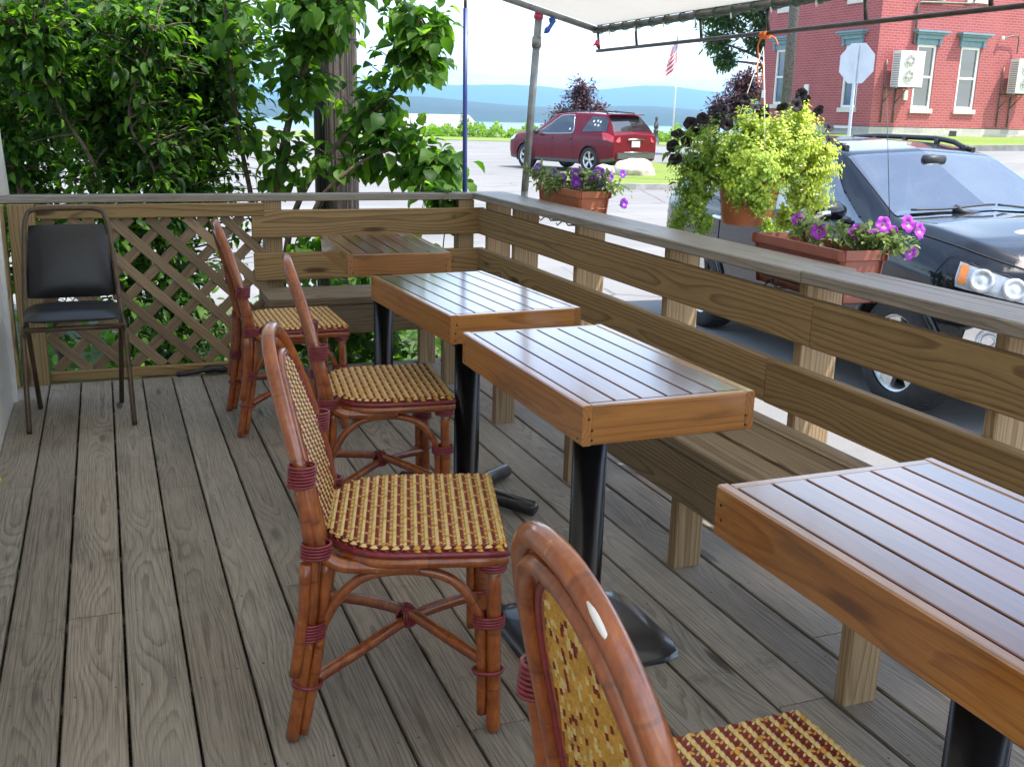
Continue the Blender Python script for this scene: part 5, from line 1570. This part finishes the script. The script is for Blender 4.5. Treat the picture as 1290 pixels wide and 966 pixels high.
# ------------------------------------------------------------------ vehicles
def spline(xs, ys, x, sm=.05):
    f = lambda q: np.interp(q, xs, ys)
    return (f(x - sm * 1.5) + 2 * f(x - sm * .6) + 3 * f(x) + 2 * f(x + sm * .6) + f(x + sm * 1.5)) / 9
def make_car(name, label, loc, rotz, S, pm, pitch=0):
    c = thing(name, label, 'car', loc, rotz, None)
    c.rotation_euler.y = pitch
    K = S['keys']; xk = K['x']
    g = {k: (lambda q, k=k: spline(xk, K[k], q, .045)) for k in K if k != 'x'}
    x0, x1 = xk[0], xk[-1]
    def section(x, off=0):
        zb, zl, zt, wt, wm, wb = g['zb'](x), g['zbelt'](x), g['ztop'](x), g['wtop'](x), g['wmax'](x), g['wbelt'](x)
        P = [(0, zb), (wm * .90, zb), (wm * .965, zb + .06), (wm, zb + (zl - zb) * .45), (wm * .992, zl - (zl - zb) * .16), (wb, zl), (wb + (wt - wb) * .5, zl + (zt - zl) * .52), (wt, zt - (zt - zl) * .05 - .004), (wt - .10, zt), (0, zt + S.get('crown', .025))]
        return P
    nt = 46
    def surf(x, t):
        P = section(x)
        # t in 0..9 over the control points
        i = int(min(8, math.floor(t))); f = t - i
        p = [P[max(0, i - 1)], P[i], P[i + 1], P[min(9, i + 2)]]
        out = []
        for k in range(2):
            a, b, c_, d = p[0][k], p[1][k], p[2][k], p[3][k]
            m1 = (c_ - a) * .5 * .55; m2 = (d - b) * .5 * .55
            h = f * f * (3 - 2 * f)
            out.append((2 * f ** 3 - 3 * f ** 2 + 1) * b + (f ** 3 - 2 * f ** 2 + f) * m1 + (-2 * f ** 3 + 3 * f ** 2) * c_ + (f ** 3 - f ** 2) * m2)
        return Vector((x, out[0], out[1]))
    def nrm(x, t):
        e = .01
        a = surf(x + e, t) - surf(x - e, t); b = surf(x, min(9, t + .02)) - surf(x, max(0, t - .02))
        n_ = b.cross(a) * -1
        n_ = a.cross(b)
        return n_.normalized() if n_.length > 1e-9 else Vector((0, 1, 0))
    def out_n(x, t):
        n_ = nrm(x, t); P = surf(x, t)
        ref = Vector((0, P.y, P.z - .7)); 
        if n_.dot(ref) < 0: n_ = -n_
        return n_
    xs = np.arange(x0, x1 + 1e-6, .03); ts = np.linspace(0, 9, nt)
    holes = S['openings']      # glass openings (xa(t), xb(t), t0, t1) left open in the body
    def inhole(x, t):
        for (t0, t1, fa, fb) in holes:
            if t0 < t < t1:
                if fa(t) < x < fb(t): return True
        return False
    mb = MB(); V = []; idx = {}
    for sgn in (1, -1):
        o = len(V)
        for x in xs:
            for tt in ts:
                p = surf(x, tt); V.append((p.x, p.y * sgn, p.z))
        F = []
        n_ = len(ts)
        for i in range(len(xs) - 1):
            for j in range(n_ - 1):
                xm = (xs[i] + xs[i + 1]) / 2; tm = (ts[j] + ts[j + 1]) / 2
                p = surf(xm, tm)
                if p.y > .45 and any((xm - wx) ** 2 + (p.z - S['wr']) ** 2 < (S['wr'] * 1.13) ** 2 for wx in S['wheels']): continue
                if inhole(xm, tm): continue
                q = [o + i * n_ + j, o + (i + 1) * n_ + j, o + (i + 1) * n_ + j + 1, o + i * n_ + j + 1]
                F.append((q if sgn > 0 else q[::-1], 1 if p.z < g['zb'](xm) + S['clad'] and tm > .8 else 0))
        # end caps
        F.append(([o + j for j in range(n_)], 2)); F.append(([o + (len(xs) - 1) * n_ + j for j in range(n_)], 2))
        idx[sgn] = F
    mb.v = V; mb.wc = V[:]; mb.sd = [0.5] * len(V)
    for sgn in (1, -1):
        for q, m_ in idx[sgn]: mb.f.append(q); mb.mi.append(m_ % 2); mb.sm.append(m_ != 2)
    body = mb.build('body', [pm, M['greyclad'] if S.get('greyclad') else M['blackplastic']], c)
    def patch(nm, mat, xa, xb, t0, t1, off, sgn=(1, -1), nx=14, ny=8, par=None, thick=True, sep=True):
        """a panel lying on the body surface; xa/xb may depend on t"""
        fa = xa if callable(xa) else (lambda t: xa); fb = xb if callable(xb) else (lambda t: xb)
        out = []
        groups = [[s] for s in sgn] if sep else [list(sgn)]
        for gp in groups:
            m2 = MB()
            for s in gp:
                vs = []
                for j in range(ny + 1):
                    tt = t0 + (t1 - t0) * j / ny
                    for i in range(nx + 1):
                        x = fa(tt) + (fb(tt) - fa(tt)) * i / nx
                        p = surf(x, tt) + out_n(x, tt) * off
                        vs.append((p.x, p.y * s, p.z))
                fs = []
                for j in range(ny):
                    for i in range(nx):
                        a = j * (nx + 1) + i; q = [a, a + 1, a + nx + 2, a + nx + 1]
                        fs.append(q[::-1] if s > 0 else q)
                m2.add(vs, fs, smooth=True)
            out.append(m2.build(nm, mat, par or c))
        return out
    wr = S['wr']
    for wx in S['wheels']:
        for s in (1, -1):
            yw = S['track'] * s
            mw = MB()
            tw = .115
            prof = [(wr * .66, -tw), (wr * .70, -tw * 1.02), (wr * .92, -tw), (wr * .985, -tw * .8), (wr, -tw * .55), (wr, tw * .55), (wr * .985, tw * .8), (wr * .92, tw), (wr * .70, tw * 1.02), (wr * .66, tw)]
            lathe(mw, prof, 40, (0, 0, 0), 'y', 0, caps=False)
            for k in range(60):
                a = 2 * math.pi * k / 60
                for q in (-1, 1):
                    A = Vector((math.cos(a) * wr * 1.001, q * tw * .1, math.sin(a) * wr * 1.001)); B = Vector((math.cos(a + .06) * wr * .985, q * tw * .78, math.sin(a + .06) * wr * .985))
                    tube(mw, [A, B], .006, 4, 0, cap=False)
            w = mw.build('wheel', M['rubber'], c); w.location = (wx, yw, wr)
            mr = MB(); so = s
            rr = wr * .665
            lathe(mr, [(rr, tw * so * .9), (rr * .95, tw * so * .92), (rr * .90, tw * so * .5), (rr * .88, -tw * so * .9)], 36, (0, 0, 0), 'y', 0, caps=False)
            lathe(mr, [(.0001, tw * so * .15), (rr * .9, tw * so * .1)], 24, (0, 0, 0), 'y', 1, caps=False)
            lathe(mr, [(.0001, tw * so * .72), (rr * .17, tw * so * .72), (rr * .2, tw * so * .6), (rr * .2, tw * so * .2)], 18, (0, 0, 0), 'y', 0)
            for k in range(5):
                for dq in S['spoke']:
                    a = 2 * math.pi * k / 5 + S.get('spin', .3)
                    ca, sa = math.cos(a), math.sin(a)
                    def pt(r_, q_, d_): return (r_ * ca - q_ * sa, d_ * tw * so, r_ * sa + q_ * ca)
                    hw0, hw1 = S['spw']
                    v = [pt(rr * .14, dq * .3 - hw0, .68), pt(rr * .14, dq * .3 + hw0, .68), pt(rr * .94, dq + hw1, .80), pt(rr * .94, dq - hw1, .80)]
                    v2 = [(p[0], p[1] - so * .035, p[2]) for p in v]
                    mr.add(v + v2, [[0, 1, 2, 3], [7, 6, 5, 4], [0, 4, 5, 1], [1, 5, 6, 2], [2, 6, 7, 3], [3, 7, 4, 0]], 0)
            mr.build('rim', [M['alloy'], M['darkvoid']], w)
            # arch lip and inner well
            ma = MB()
            R_ = wr * 1.13
            pts = []
            for k in range(41):
                a = math.pi * (-.10 + 1.20 * k / 40)
                px_, pz = wx + R_ * math.cos(a), wr + R_ * math.sin(a)
                # find the body's half width at that height
                best = max((surf(px_, tt).y for tt in np.linspace(1, 5, 33) if abs(surf(px_, tt).z - pz) < .05), default=g['wmax'](px_) * .95)
                pts.append(Vector((px_, s * (best + .004), pz)))
            tube(ma, pts, S.get('lip', .024), 8, 0, cap=True)
            vs = [];
            for p in pts: vs += [(p.x, p.y, p.z), (p.x, s * .45, p.z)]
            ma.add(vs, [[2 * k, 2 * k + 1, 2 * k + 3, 2 * k + 2] for k in range(len(pts) - 1)], 1)
            ma.add([(p.x, s * .45, p.z) for p in pts], [list(range(len(pts)))], 1)
            ma.build('wheel_arch', [pm if S.get('paintlip') else M['blackplastic'], M['darkvoid']], c)
    return c, surf, out_n, patch, g
# ---- maroon car
SK = dict(keys=dict(
    x=[-2.36, -2.28, -2.15, -1.85, -1.2, -.3, .32, .75, 1.15, 1.5, 1.95, 2.22, 2.36],
    zb=[.40, .36, .33, .30, .27, .26, .26, .26, .27, .28, .28, .30, .34],
    zbelt=[1.02, 1.06, 1.12, 1.14, 1.11, 1.06, 1.04, 1.04, 1.04, 1.03, .99, .92, .78],
    ztop=[1.06, 1.15, 1.34, 1.63, 1.665, 1.675, 1.62, 1.38, 1.13, 1.11, 1.07, .99, .84],
    wtop=[.78, .76, .70, .63, .62, .62, .62, .66, .72, .74, .72, .66, .60],
    wbelt=[.80, .83, .85, .86, .87, .88, .88, .88, .87, .86, .83, .76, .66],
    wmax=[.82, .87, .90, .92, .925, .92, .915, .92, .925, .925, .91, .86, .74]),
    wheels=(-1.44, 1.42), wr=.366, track=.805, clad=.11, greyclad=True, spoke=(-.028, .028), spw=(.012, .017), paintlip=True, lip=.02,
    openings=[])
def side_glass(fa, fb): return fa, fb
red, surf, on, patch, g = make_car('parked_car', 'maroon sport utility car parked across the street', (13.285, 28.63, -.29), math.atan2(.954, -.294), SK, M['redpaint'])
patch('side_window', M['darkglass'], lambda t: -.74 + .10 * (t - 5), lambda t: 1.06 - .58 * (t - 5.1), 5.08, 6.80, .006)
patch('side_window', M['darkglass'], lambda t: -2.06 + .05 * (t - 5), lambda t: -1.02 - .16 * (t - 5), 5.18, 6.70, .006)
for s in (1, -1):
    mb = MB()
    pts = [surf(x, 5.08) + on(x, 5.08) * .008 for x in np.linspace(1.08, -.66, 12)] + [surf(-.74 + .045 * k, 5.08 + 1.68 * k / 5) + on(-.62, 5.5) * .010 for k in range(1, 6)] + [surf(x, 6.78) + on(x, 6.78) * .008 for x in np.linspace(-.4, .04, 6)] + [surf(.04 + .98 * k / 8, 6.78 - 1.7 * k / 8) + on(.4, 6) * .008 for k in range(1, 9)]
    tube(mb, [(p.x, p.y * s, p.z) for p in pts], .010, 6); mb.build('window_trim', M['chrome'], red)
    mb = MB(); tube(mb, [(p.x, p.y * s, p.z) for p in [surf(x, 8.0) + Vector((0, 0, .045)) for x in np.linspace(-1.75, .15, 14)]], .016, 6)
    for x in (-1.72, -1.0, -.4, .12): tube(mb, [(x, surf(x, 8).y * s, surf(x, 8).z - .01), (x, surf(x, 8).y * s, surf(x, 8).z + .045)], .018, 6)
    mb.build('roof_rail', M['blackplastic'], red)
    mb = MB(); lathe(mb, [(.0001, -.10), (.05, -.09), (.075, 0), (.05, .09), (.0001, .10)], 12, (.82, s * .99, 1.10), 'y'); mb.build('mirror', M['blackplastic'], red)
    for xd in (.95, .17, -.72):
        mb = MB(); tube(mb, [(p.x, p.y * s, p.z) for p in [surf(xd - (.25 * max(0, 2.6 - tt) if xd < 0 else 0), tt) + on(xd, tt) * .001 for tt in np.linspace(2.0, 5.0, 10)]], .004, 4); mb.build('door_seam', M['darkvoid'], red)
    for xd in (.32, -.52):
        mb = MB(); tube(mb, [(xd, s * (g['wmax'](xd) + .012), .93), (xd - .18, s * (g['wmax'](xd) + .012), .935)], .014, 6); mb.build('door_handle', M['redpaint'], red)
patch('windshield', M['darkglass'], lambda t: .42, lambda t: 1.08, 7.3, 9, .005, sep=False)
patch('rear_window', M['darkglass'], -2.27, -1.93, 7.15, 9, .006, sep=False)
patch('tail_lamp', M['lampred'], -2.345, lambda t: -2.02 + .09 * (t - 3.6), 3.75, 5.05, .008)
patch('headlamp', M['lampclear'], 1.95, 2.28, 3.9, 4.9, .008)
for s in (1, -1):
    mb = MB(); V = [(-2.385, s * .60, .90), (-2.385, s * .70, .88), (-2.33, s * .835, .92), (-2.31, s * .83, 1.06), (-2.34, s * .72, 1.07), (-2.37, s * .60, 1.02)]
    mb.add(V + [(a_ + .08, b_ * .98, c_) for a_, b_, c_ in V], [list(range(6)), [11, 10, 9, 8, 7, 6]] + [[k, 6 + k, 6 + (k + 1) % 6, (k + 1) % 6] for k in range(6)]); mb.build('tail_lamp', M['lampred'], red)
mb = MB(); tube(mb, [(-2.385, -.32, .965), (-2.392, 0, .975), (-2.385, .32, .965)], .026, 8); mb.build('chrome_strip', M['chrome'], red)
mb = MB(); box(mb, (-2.395, -.155, .76), (-2.372, .155, .92)); mb.build('licence_plate', M['white'], red)
mb = MB(); box(mb, (-2.43, -.72, .44), (-2.28, .72, .60)); tube(mb, [(-2.435, -.5, .62), (-2.435, .5, .62)], .012, 6, 1); mb.build('rear_bumper', [M['greyclad'], M['chrome']], red)
mb = MB(); V = [(-1.84, -.62, 1.665), (-1.84, .62, 1.665), (-2.06, .60, 1.655), (-2.06, -.60, 1.655)]; mb.add(V + [(a, b, c_ - .03) for a, b, c_ in V], [[0, 1, 2, 3], [7, 6, 5, 4], [0, 4, 5, 1], [1, 5, 6, 2], [2, 6, 7, 3], [3, 7, 4, 0]]); mb.build('spoiler', M['redpaint'], red)
mb = MB(); tube(mb, [(-2.30, 0, 1.20), (-2.235, -.05, 1.24), (-2.22, -.35, 1.245)], .012, 6); mb.build('rear_wiper', M['blackplastic'], red)
for (yy, zz, tt) in ((0, 0, 0), (.05, .06, 0), (.0, .11, 0)):
    pass
mb = MB()
for (x, t_) in ((-1.42, 6.2), (-1.58, 6.25), (-1.70, 6.15), (-1.52, 5.75), (-1.66, 5.7), (-.52, 5.45)):
    p = surf(x, t_) + on(x, t_) * .010; n_ = on(x, t_); a = n_.orthogonal().normalized(); b = n_.cross(a)
    mb.add([p + a * .035 * math.cos(k) + b * .035 * math.sin(k) for k in np.linspace(0, 6.283, 13)[:-1]], [list(range(12))])
mb.build('window_stickers', M['white'], red)

# ---- black car beside the deck
fr_ = lambda t: 1.12 - .60 * (t - 7.3) * 0
SB = dict(keys=dict(
    x=[-2.30, -2.20, -2.05, -1.75, -1.1, -.3, .20, .60, 1.00, 1.35, 1.70, 1.86, 1.98, 2.08, 2.16, 2.22],
    zb=[.42, .38, .34, .31, .29, .28, .28, .28, .29, .30, .32, .34, .36, .38, .40, .42],
    zbelt=[1.05, 1.08, 1.12, 1.13, 1.12, 1.11, 1.10, 1.10, 1.10, 1.08, 1.03, .99, .95, .91, .87, .80],
    ztop=[1.10, 1.28, 1.48, 1.60, 1.635, 1.635, 1.575, 1.38, 1.20, 1.185, 1.14, 1.10, 1.05, .99, .93, .84],
    wtop=[.72, .70, .66, .64, .63, .63, .64, .69, .76, .75, .73, .68, .58, .46, .32, .16],
    wbelt=[.80, .84, .86, .87, .88, .885, .885, .885, .88, .875, .86, .80, .69, .55, .38, .2],
    wmax=[.82, .88, .91, .925, .93, .93, .93, .93, .935, .945, .93, .86, .74, .60, .42, .22]),
    wheels=(-1.36, 1.36), wr=.375, track=.80, clad=.10, spoke=(0,), spw=(.035, .060), spin=.55, lip=.022, paintlip=True, crown=.03,
    openings=[(7.28, 9.1, lambda t: .27, lambda t: 1.0), (5.15, 6.75, lambda t: -.62, lambda t: .92 - .50 * (t - 5.15)), (5.15, 6.75, lambda t: -1.6, lambda t: -.70)])
blk, surf, on, patch, g = make_car('parked_car', 'black sport utility car with worn bonnet parked beside the deck', (5.60, 6.30, -.46), math.atan2(-.995, -.085), SB, M['blackpaint'])
patch('windshield', M['carglass'], lambda t: .245, lambda t: 1.025, 7.24, 9, .006, nx=18, ny=12, sep=False)
patch('side_window', M['carglass'], -.63, lambda t: .94 - .50 * (t - 5.15), 5.12, 6.78, .004)
patch('side_window', M['darkglass'], -1.62, -.70, 5.12, 6.78, .004)
mb = MB()
box(mb, (-2.0, -.80, .40), (1.05, .80, .55), 0)
for y0 in (-.62, .12):
    for x0 in (-.15,):
        vs, fs = pad(MB(), .5, .5, .16); mb.add([(x0 + yv * 1.0, y0 + .25 + xv, .72 + z) for xv, yv, z in vs], fs, smooth=True)
        vs, fs = pad(MB(), .48, .66, .14); q = Matrix.Rotation(R(-102), 3, 'Y')
        for (xv, yv, z) in vs: pass
        mb.add([(x0 - .32 - .24 * (yv / .66 + .5) + z * .9, y0 + .25 + xv, .78 + .66 * (yv / .66 + .5)) for xv, yv, z in vs], fs, smooth=True)
        vs, fs = pad(MB(), .26, .2, .1); mb.add([(x0 - .55 + z, y0 + .25 + xv, 1.50 + yv * .8) for xv, yv, z in vs], fs, smooth=True)
mb.add([(1.0, -.8, 1.04), (1.0, .8, 1.04), (.55, .8, 1.02), (.50, .8, .6), (.50, -.8, .6), (.55, -.8, 1.02)], [[0, 1, 2, 5], [5, 2, 3, 4]])
mb.add([(-1.0, -.8, .5), (-1.0, .8, .5), (-1.1, .75, 1.15), (-1.1, -.75, 1.15)], [[0, 1, 2, 3]])
ring(mb, (.42, .38, 1.02), (.8, 0, .35), .18, .016, 24, 6)
mb.build('interior', M['seatcloth'], blk)
mb = MB(); lathe(mb, [(.0001, -.09), (.03, -.085), (.034, 0), (.03, .085), (.0001, .09)], 10, (.36, 0, 1.535), 'y'); mb.build('rear_view_mirror', M['blackplastic'], blk)
for s in (1, -1):
    mb = MB(); tube(mb, [(p.x, p.y * s, p.z) for p in [surf(x, 8.0) + Vector((0, .01, .035 if .12 < (x + 1.7) / 1.75 < .93 else .012)) for x in np.linspace(-1.75, .10, 18)]], .020, 8)
    for x in (-1.5, -1.1, -.7, -.3, .02): tube(mb, [(x, surf(x, 8).y * s, surf(x, 8).z - .02), (x, surf(x, 8).y * s, surf(x, 8).z + .035)], .024, 6)
    mb.build('roof_rail', M['blackplastic'], blk)
    mb = MB()
    lathe(mb, [(.0001, -.13), (.06, -.12), (.095, -.02), (.09, .06), (.06, .11), (.0001, .12)], 16, (.66, s * 1.03, 1.20), 'y', 0, sy=.75)
    tube(mb, [(.70, s * .88, 1.13), (.68, s * .98, 1.16)], .03, 8, 0)
    o = mb.build('mirror', M['blackpaint'], blk)
    mb = MB(); lathe(mb, [(.0001, -.125), (.062, -.115), (.097, -.035), (.0001, -.034)], 16, (.662, s * 1.032, 1.185), 'y', 0, sy=.6); mb.build('lower_shell', M['chrome'], o)
    for xd in (.98, -.08, -1.05):
        mb = MB(); tube(mb, [(p.x, p.y * s, p.z) for p in [surf(xd, tt) + on(xd, tt) * .001 for tt in np.linspace(1.8, 5.0, 12)]], .005, 4); mb.build('door_seam', M['darkvoid'], blk)
    mb = MB()
    tube(mb, [(p.x, p.y * s, p.z) for p in [surf(x, 5.75 + .55 * ((x - 1.0) / 1.2) ** 2) + Vector((0, 0, .001)) for x in np.linspace(1.02, 2.14, 16)]], .006, 4)
    mb.build('bonnet_seam', M['darkvoid'], blk)
    for xd in (.06, -.92):
        mb = MB(); tube(mb, [(xd + .0, s * (g['wmax'](xd) - .0), .985), (xd - .05, s * (g['wmax'](xd) + .03), .99), (xd - .17, s * (g['wmax'](xd) + .03), .992), (xd - .22, s * g['wmax'](xd), .99)], .017, 8); mb.build('door_handle', M['chrome'], blk)
    # lamps
patch('headlight', M['lens'], lambda t: 1.77 + .03 * (4.9 - t), 2.10, 3.85, 4.93, .010, nx=16, ny=8)
patch('turn_signal', M['amberlamp'], lambda t: 1.785 + .03 * (4.9 - t), lambda t: 1.825 + .03 * (4.9 - t), 4.0, 4.85, .014)
for s in (1, -1):
    mb = MB()
    for xx, tq, rr in ((1.905, 4.38, .070), (2.02, 4.38, .066)):
        p = surf(xx, tq); n_ = on(xx, tq); n_ = Vector((n_.x, n_.y * s, n_.z)); p = Vector((p.x, p.y * s, p.z)) + n_ * .010
        a_ = n_.orthogonal().normalized(); b_ = n_.cross(a_)
        k_ = 24; pr = [(1.0, .0), (.97, .010), (.80, .016), (.66, .012), (.60, .006), (.3, .012), (.02, .014)]
        vs = [p + (a_ * math.cos(2 * math.pi * q / k_) + b_ * math.sin(2 * math.pi * q / k_)) * rr * r_ + n_ * h_ for r_, h_ in pr for q in range(k_)]
        mb.add(vs, [[i * k_ + q, i * k_ + (q + 1) % k_, (i + 1) * k_ + (q + 1) % k_, (i + 1) * k_ + q] for i in range(len(pr) - 1) for q in range(k_)], smooth=True)
    mb.build('lamp_bowls', M['lampclear'], blk)
    mb = MB(); xx, tq = 1.97, 2.75
    p = surf(xx, tq); n_ = on(xx, tq); n_ = Vector((n_.x, n_.y * s, n_.z)); p = Vector((p.x, p.y * s, p.z)) + n_ * .012
    up = Vector((0, 0, 1)); sd = up.cross(n_).normalized(); up = n_.cross(sd)
    shape = [(-.15, -.05), (-.13, -.09), (-.02, -.10), (.06, -.06), (.11, .03), (.10, .08), (-.05, .09), (-.13, .05)]
    if s > 0: shape = [(-a, b) for a, b in shape]
    sgn_ = 1
    mb.add([p + sd * a + up * b for a, b in shape] + [p - n_ * .03 + sd * a * 1.1 + up * b * 1.1 for a, b in shape], [list(range(8))] + [[k, (k + 1) % 8, 8 + (k + 1) % 8, 8 + k] for k in range(8)], 0)
    for rr, rt in ((.062, .010), (.035, .008)): ring(mb, p + n_ * .012, n_, rr, rt, 24, 6, 1)
    lathe_c = p + n_ * .01
    mb.build('fog_lamp', [M['chrome'], M['lampclear']], blk)
mb = MB()
for (ya, yb, yp) in ((-.62, .02, -.25), (.05, .66, .42)):
    tube(mb, [surf(.985, 9) * 0 + Vector((1.0 - .02 * abs(y), y, surf(1.0, max(7.3, 9 - abs(y) / .4)).z + .035)) for y in np.linspace(ya, yb, 9)], .008, 6)
    tube(mb, [(1.05, yp + .12, 1.205), (1.02, yp, 1.225), (.97, yp - .02, 1.25)], .022, 6)
mb.build('wipers', M['blackplastic'], blk)
mb = MB(); tube(mb, [(1.06, -.82, 1.10), (1.04, -.815, 1.17)], [.016, .008], 8); tube(mb, [(1.04, -.815, 1.17), (.86, -.82, 2.0)], [.0026, .0016], 5); mb.build('aerial', M['blackplastic'], blk)
patch('grille', M['blackplastic'], 2.12, 2.215, 2.6, 4.95, .004)
mb = MB()
for sg in (1, -1):
    mb = MB(); tube(mb, [(p.x, p.y * sg, p.z) for p in [surf(xx, 5.0) + on(xx, 5.0) * .004 + Vector((0, 0, .006 * math.sin(xx * 90))) for xx in np.linspace(1.78, 2.2, 18)]], .008, 6)
    mb.build('bonnet_edge', M['darkvoid'], blk)
mb = MB(); box(mb, (2.16, -.30, .42), (2.24, .30, .56)); mb.build('front_bumper', M['blackplastic'], blk)
mb = MB(); box(mb, (-1.9, -.70, .24), (1.95, .70, .40)); mb.build('underbody', M['darkvoid'], blk)
mb = MB(); box(mb, (-1.95, -.70, .24), (2.0, .70, .38)); mb.build('underbody', M['darkvoid'], red)

# ------------------------------------------------------------------ light, sky, camera
EL, AZ = R(63.5), math.atan2(.77, -.64)       # AZ measured from +Y towards +X
sd = Vector((math.sin(AZ) * math.cos(EL), math.cos(AZ) * math.cos(EL), math.sin(EL)))
L = bpy.data.lights.new('sun', 'SUN'); L.energy = 3.1; L.angle = R(.53); L.color = (1, .95, .88)
lo = bpy.data.objects.new('sun', L); COL.objects.link(lo); lo.rotation_euler = sd.to_track_quat('Z', 'Y').to_euler()
lo.location = (0, 0, 30)
w = NT('World', True); scene.world = w.m
sky = w.n('ShaderNodeTexSky', _sky_type='NISHITA', _sun_disc=False, _sun_elevation=EL, _sun_rotation=AZ, _air_density=1.0, _dust_density=1.6, _ozone_density=1.0)
co = w.n('ShaderNodeTexCoord')
nz = w.noise(w.mapping((co, 0), (1.6, 1.6, 5.0)), 2.2, 7, .6)
fc_ = w.math('ADD', w.math('MULTIPLY', w.smooth(nz, .40, .66), .60), .06)
sz_ = w.n('ShaderNodeSeparateXYZ'); w.set(sz_, 'i0', (co, 0))
fc_ = w.math('MULTIPLY', fc_, w.math('SUBTRACT', 1.0, w.math('MULTIPLY', w.smooth((sz_, 2), .12, .55), .8)))
cl = w.mix(fc_, sky, (9.6, 10.6, 11.4))
bg = w.n('ShaderNodeBackground', Color=cl, Strength=.14)
ow = w.n('ShaderNodeOutputWorld'); w.t.links.new(bg.outputs[0], ow.inputs[0])

Mr = ((0.93190646, -0.36198376, 0.02276179), (-0.07169107, -0.24535627, -0.96677851), (0.35554287, 0.89931533, -0.2546001))
cam = bpy.data.cameras.new('camera'); cam.sensor_width = 36; cam.lens = 36 * 1294.3 / 1290; cam.clip_start = .05; cam.clip_end = 40000
co_ = bpy.data.objects.new('camera', cam); COL.objects.link(co_)
mat = Matrix(((Mr[0][0], -Mr[1][0], -Mr[2][0], 0), (Mr[0][1], -Mr[1][1], -Mr[2][1], 0), (Mr[0][2], -Mr[1][2], -Mr[2][2], 1.33), (0, 0, 0, 1)))
co_.matrix_world = mat
scene.camera = co_
scene.view_settings.view_transform = 'Standard'; scene.view_settings.look = 'None'; scene.view_settings.gamma = 1
scene.view_settings.exposure = 1.56
scene.cycles.max_bounces = 8; scene.cycles.diffuse_bounces = 4; scene.cycles.glossy_bounces = 4; scene.cycles.transmission_bounces = 6; scene.cycles.transparent_max_bounces = 12; scene.cycles.volume_bounces = 1
scene.cycles.sample_clamp_indirect = 6
scene.cycles.use_denoising = True
